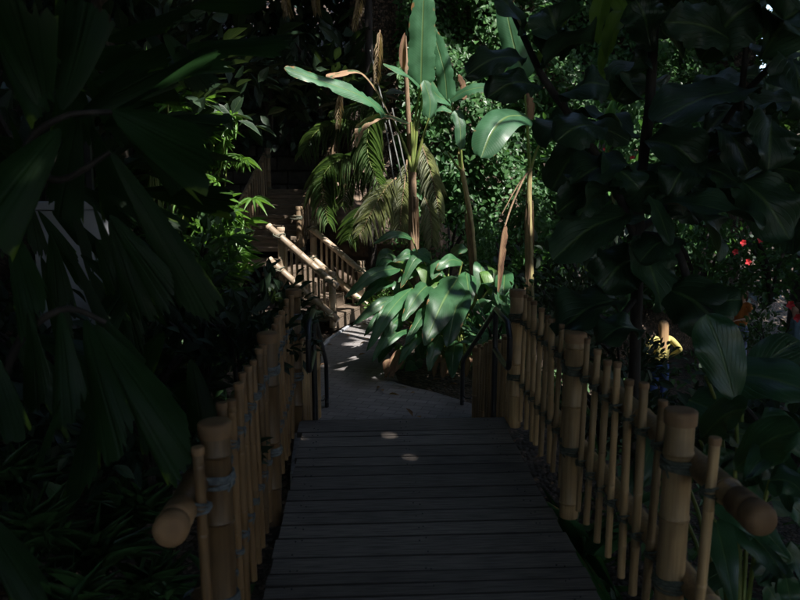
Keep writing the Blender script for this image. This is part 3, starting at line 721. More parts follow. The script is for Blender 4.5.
# ------------------------------------------------------------ palms
def frond(parent, pts, ll, n, mat, lw=.022, fwd=.7, hang=.5, r0=.012, d0=0, seed=0, rmat=None, side=(1, 0, 0), uphint=(0, -.6, .8), world=False):
    g = np.random.default_rng(seed); W_ = [V(p) for p in pts] if world else [P(*p) for p in pts]
    sp = catmull(W_, max(6, 30 // (len(W_) - 1))); N = len(sp)
    mb = MB(sp[0]); mb.tube(sp, [r0 * (1 - .8 * i / (N - 1)) for i in range(N)], 6); fo = mb.build('frond', rmat or greenstem_m, None)
    fo.parent = parent; fo.location = sp[0] - V(parent.location)
    S = Scat(); A = []; T = []; Nn = []; L = []
    for i in range(n):
        t = .08 + .92 * i / (n - 1); k = t * (N - 1); j = min(N - 2, int(k)); p = sp[j].lerp(sp[j + 1], k - j)
        tan = (sp[j + 1] - sp[j]).normalized(); up = V(uphint); sd = tan.cross(up).normalized()
        for sg in (-1, 1):
            l = ll * (math.sin(math.pi * (t * .82 + .12)) ** .7) * g.uniform(.8, 1.1)
            d = sd * sg + tan * (fwd * g.uniform(.8, 1.25)) + V((g.uniform(-.12, .12), g.uniform(-.12, .12), -hang * g.uniform(.6, 1.3)))
            A.append(p); T.append(d); Nn.append(up + V(g.uniform(-.3, .3, 3))); L.append(l)
    S.add([list(a) for a in A], [list(a) for a in T], [list(a) for a in Nn], np.array(L), lw, 'long')
    o = S.build('leaflets', mat, None, tuple(sp[0])); o.parent = fo; o.location = (0, 0, 0)
    return fo
root = P(398, 250, 11.3); root.z = -.3
pt = empty('palm_tree', root); tag(pt, 'feather palm with long fronds hanging behind the tallest banana plant', 'palm tree')
addstem(pt, 'trunk', barkd_m, [(374, 300, 12.0), (370, 150, 12.0), (368, -60, 12.0)], .07, .06, 12, .06, 9)
PF = [([(380, 96, 10.9), (370, 124, 10.7), (368, 155, 10.5), (382, 192, 10.3)], .42, 34, palm_m, .9),
      ([(396, 178, 10.5), (385, 190, 10.3), (374, 208, 10.1), (360, 234, 10.0)], .40, 30, palmgrey_m, .6),
      ([(407, 160, 10.8), (404, 188, 10.6), (401, 212, 10.5), (400, 236, 10.4)], .32, 26, palmgrey_m, .8),
      ([(420, 140, 10.8), (427, 160, 10.7), (434, 186, 10.6), (440, 218, 10.5)], .30, 30, palmgrey_m, .8),
      ([(424, 196, 10.6), (430, 214, 10.5), (432, 244, 10.4)], .26, 22, palmgrey_m, .8),
      ([(385, 165, 11.0), (362, 158, 10.8), (336, 162, 10.6), (322, 182, 10.5), (328, 222, 10.4)], .46, 40, palm_m, .7),
      ([(384, 176, 11.0), (366, 177, 10.9), (349, 186, 10.8), (342, 206, 10.7)], .30, 24, palm_m, .5),
      ([(388, 128, 11.2), (354, 124, 11.2), (320, 129, 11.1), (302, 154, 11.0)], .40, 34, palm_m, .7),
      ([(372, 204, 10.4), (360, 216, 10.2), (348, 240, 10.1)], .3, 24, palm_m, .3),
      ([(388, 90, 11.0), (372, 100, 10.9), (352, 108, 10.8), (332, 112, 10.8)], .3, 26, palm_m, .6)]
for i, (pp, ll, n, mt, hg) in enumerate(PF):
    pp = [(a, b_, c_ + .9) for a, b_, c_ in pp]; ll *= 1.25
    frond(pt, pp, ll * 1.05, int(n * 1.35), mt, .018, .7, hg, .014, seed=400 + i, rmat=drystem_m if mt is palmgrey_m else greenstem_m)
for i, pp in enumerate([[(366, -30, 10.6), (360, 0, 10.5), (354, 28, 10.4)], [(380, 30, 10.8), (378, 55, 10.7), (376, 82, 10.7)], 
                        [(283, -25, 10.4), (286, 0, 10.4), (288, 14, 10.3)], [(312, -25, 10.6), (315, -4, 10.6), (317, 12, 10.5)], [(345, 90, 10.9), (340, 100, 10.9), (338, 128, 10.8)]]):
    frond(pt, pp, .20, 20, deadfrond_m, .012, 1.3, 1.0, .010, seed=450 + i, rmat=drystem_m)
for i, (a, b_) in enumerate([((386, 128), (392, 168)), ((391, 130), (399, 165)), ((397, 130), (404, 163)), ((375, 72), (383, 104))]):
    addstem(pt, 'aerial_root', greystem_m, [(a[0] - 5, a[1] - 22, 10.9), (*a, 10.9), (*b_, 10.8), (b_[0] + 3, b_[1] + 18, 10.9)], .011, .009, 6, .1, i)
pole = empty('dead_stalk', P(411, 260, 9.7)); tag(pole, 'brown dead flower stalk rising behind the upright banana leaf', 'dead stalk')
addstem(pole, 'stalk', drystem_m, [(414, 300, 9.7), (412, 190, 9.7), (408, 110, 9.6), (404, 36, 9.6)], .05, .028, 8, .15, 4)
addleaf(pole, 'husk', dry_m, [(403, 70, 9.55), (403, 50, 9.5), (405, 32, 9.5)], 7, 'lance', seed=5, fold=1)

# lady palms (fans of narrow blades) left of the stairs
def ladypalm(lab, cx, cy, d, n, rpx, seed, mat=bpalm_m, ls=.3, group='lady palms left of the stairs'):
    g = np.random.default_rng(seed); c = P(cx, cy, d); root = V((c.x, c.y, hgt(c.x, c.y)))
    t = empty('lady_palm', root); tag(t, lab, 'palm', group); rr = rpx * d / F; S = Scat(); ends = []
    for i in range(n):
        e = c + V((g.normal() * rr * .55, g.normal() * rr * .45, g.normal() * rr * .6)); ax = V((g.normal() * .8, -abs(g.normal()) * .5 - .2, g.normal() * .5 + .15)).normalized()
        ends.append(e); N = V((g.normal() * .3, -.5, .8)); N = (N - ax * N.dot(ax)).normalized(); sd = ax.cross(N); m = g.integers(6, 11); l = ls * g.uniform(.7, 1.2)
        an = np.linspace(-1.5, 1.5, m)
        T = [list(ax * math.cos(a) + sd * math.sin(a) + N * g.uniform(-.15, .15)) for a in an]
        S.add([list(e)] * m, T, [list(N)] * m, l * g.uniform(.8, 1.05, m), .03 * g.uniform(.8, 1.3), 'long')
    S.build('foliage', mat, t, tuple(root)); mb = MB(root)
    for k in range(0, n, 3):
        e = ends[k]; b0 = root + V((g.normal() * .12, g.normal() * .12, -.1)); mb.tube(catmull([b0, b0.lerp(e, .5) + V((0, 0, .25)), e], 4), .008, 5)
    mb.build('stems', greenstem_m, t); return t
ladypalm('sunlit lady palm with narrow bright blades beside the upper stair railing', 200, 140, 9.6, 70, 26, 1)
ladypalm('lady palm lit in patches just below the brightest one', 212, 220, 9.2, 60, 25, 2)
ladypalm('small lady palm catching light under the broad dark fan segment', 152, 100, 7.8, 24, 18, 3)
ladypalm('lady palm glimpsed through the dark fishtail leaves at the left', 155, 190, 8.2, 34, 26, 4)
ladypalm('low lady palm with yellow-green tips above the left fence', 212, 268, 8.4, 46, 26, 5)
ladypalm('shaded lady palm behind the left fence', 185, 300, 7.2, 40, 40, 6, shrub_m)

# fishtail palm in the left foreground
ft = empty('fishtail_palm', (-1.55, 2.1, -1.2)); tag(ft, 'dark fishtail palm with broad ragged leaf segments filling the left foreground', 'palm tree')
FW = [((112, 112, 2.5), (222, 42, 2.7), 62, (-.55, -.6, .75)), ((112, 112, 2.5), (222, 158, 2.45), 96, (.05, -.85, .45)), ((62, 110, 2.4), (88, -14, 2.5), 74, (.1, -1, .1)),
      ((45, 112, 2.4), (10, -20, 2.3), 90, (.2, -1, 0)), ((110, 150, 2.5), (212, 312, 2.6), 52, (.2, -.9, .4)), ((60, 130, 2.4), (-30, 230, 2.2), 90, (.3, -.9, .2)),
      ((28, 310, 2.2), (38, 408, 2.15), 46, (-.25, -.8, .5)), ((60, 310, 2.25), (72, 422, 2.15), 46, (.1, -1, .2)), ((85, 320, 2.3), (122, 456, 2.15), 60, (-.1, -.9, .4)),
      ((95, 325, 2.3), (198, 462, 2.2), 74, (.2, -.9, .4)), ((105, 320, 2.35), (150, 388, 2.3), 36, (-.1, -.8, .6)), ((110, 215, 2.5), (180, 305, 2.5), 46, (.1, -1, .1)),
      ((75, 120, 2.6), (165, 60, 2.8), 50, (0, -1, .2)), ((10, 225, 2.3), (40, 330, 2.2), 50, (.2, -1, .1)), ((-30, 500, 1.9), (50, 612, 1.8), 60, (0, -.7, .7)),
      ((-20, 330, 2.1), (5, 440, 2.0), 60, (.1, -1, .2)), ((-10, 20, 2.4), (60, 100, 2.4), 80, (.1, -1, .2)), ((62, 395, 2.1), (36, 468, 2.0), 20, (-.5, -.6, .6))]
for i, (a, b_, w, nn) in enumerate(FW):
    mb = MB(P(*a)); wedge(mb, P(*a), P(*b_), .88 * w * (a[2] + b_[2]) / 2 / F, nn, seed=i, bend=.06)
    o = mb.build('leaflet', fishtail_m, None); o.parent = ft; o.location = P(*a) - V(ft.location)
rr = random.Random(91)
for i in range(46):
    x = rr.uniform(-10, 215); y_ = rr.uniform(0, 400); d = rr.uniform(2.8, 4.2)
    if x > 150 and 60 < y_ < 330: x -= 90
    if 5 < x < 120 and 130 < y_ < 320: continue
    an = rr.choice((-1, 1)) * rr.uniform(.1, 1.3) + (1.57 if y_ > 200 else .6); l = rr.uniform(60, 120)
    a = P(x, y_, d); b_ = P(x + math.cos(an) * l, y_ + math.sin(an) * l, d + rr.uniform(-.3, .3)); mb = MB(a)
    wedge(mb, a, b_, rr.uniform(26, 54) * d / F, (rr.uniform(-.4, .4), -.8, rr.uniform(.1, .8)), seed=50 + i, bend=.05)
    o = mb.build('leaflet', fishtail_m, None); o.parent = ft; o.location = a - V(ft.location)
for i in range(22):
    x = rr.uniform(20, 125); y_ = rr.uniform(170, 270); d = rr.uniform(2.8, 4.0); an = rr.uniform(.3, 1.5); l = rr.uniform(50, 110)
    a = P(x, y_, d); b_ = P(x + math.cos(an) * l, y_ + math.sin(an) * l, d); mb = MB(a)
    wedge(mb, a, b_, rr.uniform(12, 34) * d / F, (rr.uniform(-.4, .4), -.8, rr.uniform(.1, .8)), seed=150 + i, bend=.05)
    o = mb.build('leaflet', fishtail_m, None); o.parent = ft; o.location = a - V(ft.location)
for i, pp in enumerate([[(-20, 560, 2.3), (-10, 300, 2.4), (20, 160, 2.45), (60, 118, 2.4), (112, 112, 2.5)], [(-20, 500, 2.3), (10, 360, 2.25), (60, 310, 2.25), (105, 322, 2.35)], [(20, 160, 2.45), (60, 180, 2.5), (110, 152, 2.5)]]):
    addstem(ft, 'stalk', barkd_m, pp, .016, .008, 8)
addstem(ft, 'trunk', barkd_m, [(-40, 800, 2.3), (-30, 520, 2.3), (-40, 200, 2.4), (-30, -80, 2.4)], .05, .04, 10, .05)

# ------------------------------------------------------------ fig tree at the right
fg = empty('fig_tree', (1.70, 4.4, -.9)); tag(fg, 'dark fig tree with very large leathery leaves overhanging the right fence', 'tree')
addstem(fg, 'trunk', barkd_m, [(636, 620, 4.5), (634, 420, 4.5), (638, 260, 4.4), (640, 190, 4.4), (650, 100, 4.4), (656, -20, 4.4)], .042, .028, 10, .06, 1)
for i, (pp, r0) in enumerate([([(634, 235, 4.4), (614, 185, 4.3), (580, 130, 4.2), (548, 85, 4.1), (532, 55, 4.1), (512, 10, 4.0)], .026), ([(640, 236, 4.4), (672, 243, 4.2), (690, 288, 4.1), (700, 330, 4.0)], .03),
      ([(638, 230, 4.4), (680, 195, 4.5), (740, 100, 4.2), (800, 40, 4.0)], .026), ([(634, 300, 4.4), (615, 320, 4.3), (588, 310, 4.2)], .02), ([(640, 200, 4.4), (700, 160, 4.2), (760, 130, 4.1)], .018), ([(740, 110, 4.2), (745, 60, 4.1), (750, 10, 4.0)], .02)]):
    addstem(fg, 'branch', barkd_m, pp, r0, r0 * .6, 8, .06, i)
FL = [((637, 238, 4.3), (662, 312, 4.0), 56), ((628, 214, 4.3), (551, 262, 3.9), 46), ((606, 196, 4.3), (556, 214, 4.0), 34), ((642, 205, 4.2), (765, 226, 3.8), 44), ((664, 288, 4.1), (726, 334, 3.8), 58),
      ((620, 300, 4.2), (556, 336, 4.0), 46), ((630, 410, 3.9), (600, 372, 3.8), 36), ((758, 90, 4.1), (654, 124, 3.7), 54), ((744, 48, 4.1), (664, 22, 3.9), 42), ((652, 50, 4.3), (636, 0, 4.2), 36),
      ((645, 140, 4.3), (702, 170, 4.1), 42), ((632, 165, 4.3), (570, 186, 4.0), 48), ((604, 128, 4.2), (556, 142, 4.0), 40), ((526, 58, 4.0), (466, 76, 3.7), 28), ((540, 86, 4.0), (487, 98, 3.8), 36),
      ((545, 66, 4.0), (592, 44, 3.9), 46), ((524, 34, 4.0), (492, -6, 3.9), 40), ((538, 70, 4.1), (562, 26, 4.1), 34), ((772, 118, 4.0), (768, 170, 3.8), 54), ((722, 128, 4.1), (748, 172, 4.0), 40),
      ((792, 58, 4.0), (806, 118, 3.8), 50), ((700, 325, 4.0), (742, 300, 3.8), 36), ((640, 260, 4.3), (600, 290, 4.1), 44), ((690, 200, 4.3), (720, 262, 4.1), 48), ((600, 170, 4.2), (640, 190, 4.0), 40),
      ((760, 60, 4.1), (800, 10, 3.9), 54), ((700, 60, 4.2), (760, 0, 4.0), 50), ((560, 100, 4.1), (610, 86, 4.0), 40), ((680, 240, 4.1), (640, 262, 3.9), 42), ((560, 60, 4.1), (548, 6, 4.0), 46), ((740, 180, 4.1), (790, 240, 3.9), 52),
      ((700, 160, 4.2), (668, 196, 4.0), 40), ((640, 330, 4.3), (598, 345, 4.1), 40)]
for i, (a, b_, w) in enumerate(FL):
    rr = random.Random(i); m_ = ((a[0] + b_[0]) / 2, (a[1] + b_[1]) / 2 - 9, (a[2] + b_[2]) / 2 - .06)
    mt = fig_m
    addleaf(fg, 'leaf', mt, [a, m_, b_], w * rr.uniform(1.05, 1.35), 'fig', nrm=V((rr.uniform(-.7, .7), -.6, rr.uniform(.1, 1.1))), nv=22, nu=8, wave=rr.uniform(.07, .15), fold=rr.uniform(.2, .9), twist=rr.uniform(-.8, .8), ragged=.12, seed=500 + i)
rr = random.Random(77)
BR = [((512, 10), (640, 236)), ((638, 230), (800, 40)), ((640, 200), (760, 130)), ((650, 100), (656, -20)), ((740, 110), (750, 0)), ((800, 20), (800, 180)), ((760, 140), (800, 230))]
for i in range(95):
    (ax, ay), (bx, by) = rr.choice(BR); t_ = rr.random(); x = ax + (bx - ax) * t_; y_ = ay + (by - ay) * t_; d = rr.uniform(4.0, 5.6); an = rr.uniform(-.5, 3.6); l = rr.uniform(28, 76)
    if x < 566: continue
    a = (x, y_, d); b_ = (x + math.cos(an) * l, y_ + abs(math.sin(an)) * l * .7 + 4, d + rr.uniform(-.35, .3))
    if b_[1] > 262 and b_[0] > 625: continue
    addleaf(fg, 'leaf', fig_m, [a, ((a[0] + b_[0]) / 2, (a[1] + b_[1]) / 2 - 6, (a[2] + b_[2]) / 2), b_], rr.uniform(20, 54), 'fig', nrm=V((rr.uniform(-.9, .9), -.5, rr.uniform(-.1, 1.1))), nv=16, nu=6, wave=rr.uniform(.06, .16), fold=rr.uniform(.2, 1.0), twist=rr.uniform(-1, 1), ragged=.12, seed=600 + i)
for i, (a, b_, w) in enumerate([((606, -10, 4.9), (598, 44, 4.8), 26), ((622, 10, 4.9), (606, 62, 4.8), 24), ((598, 70, 4.9), (608, 100, 4.8), 16), ((610, -5, 5.0), (636, 26, 4.9), 18), ((604, 92, 4.9), (630, 104, 4.8), 18), ((612, 40, 4.9), (601, 76, 4.8), 16),
                                ((800, 178, 4.4), (770, 214, 4.3), 20), ((540, 66, 4.4), (566, 20, 4.5), 20), ((590, 150, 5), (612, 170, 4.9), 14)]):
    addleaf(fg, 'backlit_leaf', backlit_m, [a, ((a[0] + b_[0]) / 2 - 2, (a[1] + b_[1]) / 2 - 4, (a[2] + b_[2]) / 2), b_], w * .75, 'lance', nrm=V((-.3, -1, .1)), nv=16, seed=700 + i, wave=.14, fold=.7, twist=.5)['label'] = 'yellow-green leaf lit from behind'
    
# broad-leaved plant at the right below the fig
root = V((2.0, 2.9, -1.0)); bl = empty('broad_leaved_plant', root); tag(bl, 'low plant with huge glossy leaves outside the right fence, near the rail end', 'plant')
BLs = [((735, 402, 2.9), (706, 314, 3.0), 50, (-.3, -.9, .3)), ((706, 376, 3.1), (812, 392, 2.8), 62, (-.2, -.6, .8)), ((735, 470, 2.8), (800, 430, 2.6), 52, (-.3, -.7, .7)), ((742, 395, 3.0), (800, 340, 3.1), 44, (-.3, -.8, .5)),
       ((700, 440, 3.0), (748, 408, 2.8), 46, (-.2, -.6, .7)), ((720, 500, 2.7), (790, 560, 2.5), 40, (-.2, -.6, .8)), ((700, 480, 3.0), (770, 494, 2.8), 54, (-.4, -.6, .6)), ((715, 520, 2.7), (735, 610, 2.5), 34, (-.3, -.7, .6)), ((650, 470, 3.2), (628, 500, 3.1), 30, (0, -.7, .6)),
       ((655, 440, 3.2), (640, 490, 3.1), 30, (0, -.8, .5)), ((770, 480, 2.7), (810, 500, 2.6), 40, (-.3, -.5, .8)), ((735, 520, 2.7), (800, 600, 2.5), 36, (-.3, -.6, .7)), ((690, 400, 3.2), (740, 440, 3.0), 50, (-.1, -.8, .5)), ((760, 420, 3.0), (810, 460, 2.9), 44, (-.2, -.7, .7))]
for i, (a, b_, w, nn) in enumerate(BLs):
    m_ = ((a[0] + b_[0]) / 2, (a[1] + b_[1]) / 2 - 8, (a[2] + b_[2]) / 2)
    addleaf(bl, 'leaf', figlow_m, [a, m_, b_], w, 'fig' if i < 5 else 'heart', nrm=nn, nv=20, nu=8, wave=.05, fold=.3, seed=800 + i)
    addstem(bl, 'stalk', greenstem_m, [a, ((a[0] + 740) / 2, a[1] + 70, a[2] + .05), (738, 700, 2.9)], .008, .012, 6)
rr = random.Random(31)
for i in range(26):
    x = rr.uniform(715, 812); y_ = rr.uniform(425, 610); d = rr.uniform(2.45, 3.1); an = rr.uniform(-.4, 2.6); l = rr.uniform(34, 66)
    if x < 775 and y_ < 540 and d < 2.7: d = 2.95
    a = (x, y_, d); b_ = (x + math.cos(an) * l, y_ + abs(math.sin(an)) * l * .8 + 6, d - .1)
    addleaf(bl, 'leaf', figlow_m, [a, ((a[0] + b_[0]) / 2, (a[1] + b_[1]) / 2 - 6, d), b_], rr.uniform(18, 38), 'heart', nrm=(rr.uniform(-.6, .2), -.7, rr.uniform(.3, .9)), nv=14, nu=6, wave=.07, fold=rr.uniform(.2, .7), seed=900 + i)
# strap-leaved plant below it
def strap_plant(lab, loc, n, ls, w, seed, mat, group=None, cat='plant', name='strap_leaved_plant', lean=(0, 0)):
    g = np.random.default_rng(seed); t = empty(name, loc); tag(t, lab, cat, group); S = Scat(); an = g.uniform(0, 6.28, n); el = g.uniform(.35, 1.3, n)
    T = np.stack([np.cos(an) * np.cos(el) + lean[0], np.sin(an) * np.cos(el) + lean[1], np.sin(el)], 1); N = np.stack([-np.cos(an) * np.sin(el), -np.sin(an) * np.sin(el), np.cos(el) + .1], 1)
    S.add(g.normal(size=(n, 3)) * .04 * np.array([1, 1, .3]) , T, N, ls * g.uniform(.6, 1.2, n), w * g.uniform(.7, 1.2, n), 'long'); o = S.build('foliage', mat, t); o.location = (0, 0, 0); return t
strap_plant('tuft of long arching strap leaves at the foot of the big glossy plant', (1.55, 2.55, -.85), 26, .75, .06, 1, figlow_m)
strap_plant('strap-leaved tuft growing under the right boardwalk edge', (1.28, 3.2, -.75), 26, .6, .04, 2, helic_m)
strap_plant('strap-leaved tuft between fence and glossy plant, further along', (1.35, 4.3, -.75), 22, .6, .04, 3, helic_m)
for i, (x, y_, d, l_) in enumerate([(30, 500, 2.9, 'low tuft in the bottom left corner'), (95, 520, 3.0, 'low tuft beside the left rail end'), (60, 570, 2.6, 'low tuft nearest the bottom edge at left'), (130, 480, 3.3, 'low tuft under the hanging fishtail tips'), (10, 450, 3.4, 'low tuft at the far left under the palm'), (150, 560, 3.0, 'low tuft at the pebbly soil by the left fence')]):
    p = P(x, y_, d); strap_plant('shaded ' + l_, (p.x, p.y, p.z - .2), 130, .22, .022, 20 + i, shrub_m, 'low tufts left of the boardwalk')

# pale wall glimpsed through the left foliage
c = P(80, 250, 6.6); t = empty('garden_wall', (c.x, c.y, -.6)); tag(t, 'pale grey rendered wall glimpsed between dark leaves at the left', 'wall')
mb = MB(t.location); mb.box((c.x - .05, c.y, .45), .60, .18, 2.0, Matrix.Rotation(.25, 3, 'Z')); mb.build('panel', palegrey_m, t, False, .01)
mb = MB(t.location); mb.box((c.x - .05, c.y - .01, 1.49), .66, .24, .07, Matrix.Rotation(.25, 3, 'Z')); mb.build('coping', palegrey_m, t, False, .01)
for dx in (-.2, .12):
    mb = MB(t.location); mb.box((c.x + dx, c.y + .02, 1.85), .05, .05, .66); mb.build('rail_post', metal_m, t, False)

# ------------------------------------------------------------ shrubs
HB = dict(n=520, rx=1, ry=1, rz=1, ls=.16, wr=.5, seed=1)
HS = dict(n=900, rx=1, ry=1, rz=1, ls=.09, wr=.55, seed=2, tpl='small')
HL_ = dict(n=240, rx=1, ry=1, rz=1, ls=.30, wr=.42, seed=3, tpl='oval')
SH = [ (HL_, 'L', 150, 420, 3.4, .42, dark_m, 'dark broad-leaved shrub pressed against the near part of the left fence'),  # this and the next shrub put in to darken the left fence
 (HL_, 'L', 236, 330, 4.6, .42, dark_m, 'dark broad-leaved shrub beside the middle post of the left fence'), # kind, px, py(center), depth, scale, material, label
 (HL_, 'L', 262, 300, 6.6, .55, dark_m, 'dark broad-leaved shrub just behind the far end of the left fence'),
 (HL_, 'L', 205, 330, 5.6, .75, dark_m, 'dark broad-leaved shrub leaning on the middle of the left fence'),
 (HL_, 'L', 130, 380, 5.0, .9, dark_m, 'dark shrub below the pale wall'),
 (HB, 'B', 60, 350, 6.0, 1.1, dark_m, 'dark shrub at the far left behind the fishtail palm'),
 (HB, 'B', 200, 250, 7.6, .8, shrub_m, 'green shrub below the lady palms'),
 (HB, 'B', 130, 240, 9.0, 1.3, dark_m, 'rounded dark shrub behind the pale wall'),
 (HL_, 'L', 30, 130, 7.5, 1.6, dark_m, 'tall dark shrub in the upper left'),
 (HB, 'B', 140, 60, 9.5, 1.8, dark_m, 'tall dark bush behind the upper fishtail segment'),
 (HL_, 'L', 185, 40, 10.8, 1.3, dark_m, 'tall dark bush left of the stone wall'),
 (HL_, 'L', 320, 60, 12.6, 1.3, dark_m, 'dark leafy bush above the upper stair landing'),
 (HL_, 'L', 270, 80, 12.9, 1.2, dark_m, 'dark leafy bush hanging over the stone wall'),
 (HB, 'B', 422, 262, 12.0, .5, shrub_m, 'green shrub behind the tallest banana stem'),
 (HB, 'B', 385, 300, 10.6, .38, bright_m, 'small bright green shrub beside the stair foot'),
 (HB, 'B', 410, 300, 10.2, .4, bright_m, 'small bright green shrub behind the paddle leaves'),
 (HL_, 'L', 495, 320, 7.4, .5, helic_m, 'green shrub behind the looped right handrail'),
 (HS, 'S', 500, 250, 10.5, 1.0, ivy_m, 'small-leaved shrub under the drooping banana leaf'),
 (HS, 'S', 450, 235, 12.0, 1.0, ivy_m, 'small-leaved shrub behind the leaning banana stem'),
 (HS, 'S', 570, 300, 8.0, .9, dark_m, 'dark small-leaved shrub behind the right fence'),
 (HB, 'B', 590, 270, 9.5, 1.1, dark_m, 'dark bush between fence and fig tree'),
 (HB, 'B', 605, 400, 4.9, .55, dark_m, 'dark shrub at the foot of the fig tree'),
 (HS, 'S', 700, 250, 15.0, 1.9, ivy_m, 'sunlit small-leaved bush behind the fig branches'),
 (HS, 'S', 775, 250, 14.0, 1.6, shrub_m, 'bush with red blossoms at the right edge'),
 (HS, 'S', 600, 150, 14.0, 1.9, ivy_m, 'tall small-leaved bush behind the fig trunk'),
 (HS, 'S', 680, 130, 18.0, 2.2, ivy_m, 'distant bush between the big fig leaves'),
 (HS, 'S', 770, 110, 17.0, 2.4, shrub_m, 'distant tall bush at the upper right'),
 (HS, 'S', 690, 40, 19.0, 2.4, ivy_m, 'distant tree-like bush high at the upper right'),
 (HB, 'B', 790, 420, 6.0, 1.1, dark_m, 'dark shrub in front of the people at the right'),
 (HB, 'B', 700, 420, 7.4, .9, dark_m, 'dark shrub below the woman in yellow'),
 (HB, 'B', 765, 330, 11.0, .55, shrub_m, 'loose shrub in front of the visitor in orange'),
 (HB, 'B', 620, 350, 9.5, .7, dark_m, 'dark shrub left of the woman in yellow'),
]
for i, (k, key, x, y_, d, s_, mt, lab) in enumerate(SH):
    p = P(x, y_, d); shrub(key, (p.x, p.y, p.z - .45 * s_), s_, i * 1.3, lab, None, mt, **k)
# red blossoms
g = np.random.default_rng(9)
for i, (x, y_, d) in enumerate([(796, 166, 5.4), (790, 305, 9.0), (743, 243, 12.2), (760, 240, 12.3), (632, 158, 15.5), (748, 262, 12.2), (797, 318, 9.2), (735, 252, 12.4), (606, 150, 13)]):
    p = P(x, y_, d); mb = MB(p); r_ = .045 if d < 8 else .06
    for q in range(5):
        a = q * 1.257 + i; e = p + V((math.cos(a) * r_, -.02, math.sin(a) * r_)); leaf(mb, [p, e], r_ * .9, 'lance', nrm=(0, -1, .3), nv=6, nu=2)
    o = mb.build('red_flower', petal_m); tag(o, ['red flower near the right edge, high on the frame', 'red flower right of the visitor in orange', 'red blossom on the distant bush, left one of three', 'red blossom on the distant bush, right one of three', 'red blossom beside the fig trunk', 'red blossom on the distant bush, lowest of three', 'red flower low at the right edge by the person in blue', 'smallest red blossom left of the distant cluster', 'faint red blossom left of the fig trunk'][i], 'flower', 'red flowers')

# ------------------------------------------------------------ people
def cloth(name, c, r_=.85):
    return simple(name, c, tuple(v * .8 for v in c), 12, r_, bumpd=.004)
skin_m = simple('skin', (.52, .30, .21), (.46, .26, .18), 10, .5, bumpd=.0005)
yel_m = cloth('yellow_cloth', (.50, .42, .14)); wht_m = cloth('pale_cloth', (.50, .50, .58)); blu_m = cloth('blue_cloth', (.05, .09, .25)); org_m = cloth('orange_cloth', (.62, .20, .05)); lil_m = cloth('denim_cloth', (.24, .28, .50)); gry_m = cloth('grey_blue_cloth', (.16, .24, .30)); lip_m = cloth('lip', (.38, .14, .12)); shoe_m = cloth('shoe', (.05, .05, .05)); hairb_m = simple('blonde_hair', (.40, .26, .13), (.24, .14, .07), 30, .6, stretch=(1, 1, .1), bumpd=.004); haird_m = simple('brown_hair', (.10, .055, .03), (.05, .03, .02), 30, .6, stretch=(1, 1, .1), bumpd=.004)
def skinned(name, chains, mat, parent, lvl=2):
    vs = []; es = []; rs = []; ids = {}
    for ch in chains:
        prev = None
        for key, p, r_ in ch:
            if key not in ids:
                ids[key] = len(vs); vs.append(p); rs.append(r_)
            if prev is not None: es.append((prev, ids[key]))
            prev = ids[key]
    me = bpy.data.meshes.new(name); me.from_pydata(vs, es, []); me.materials.append(mat); o = bpy.data.objects.new(name, me); link(o, parent)
    md = o.modifiers.new('Skin', 'SKIN'); md.use_smooth_shade = True
    if not me.skin_vertices: return o
    for i, r_ in enumerate(rs):
        me.skin_vertices[0].data[i].radius = (r_, r_) if not isinstance(r_, tuple) else r_
    me.skin_vertices[0].data[0].use_root = True
    sd = o.modifiers.new('Subd', 'SUBSURF'); sd.levels = lvl; sd.render_levels = lvl
    return o
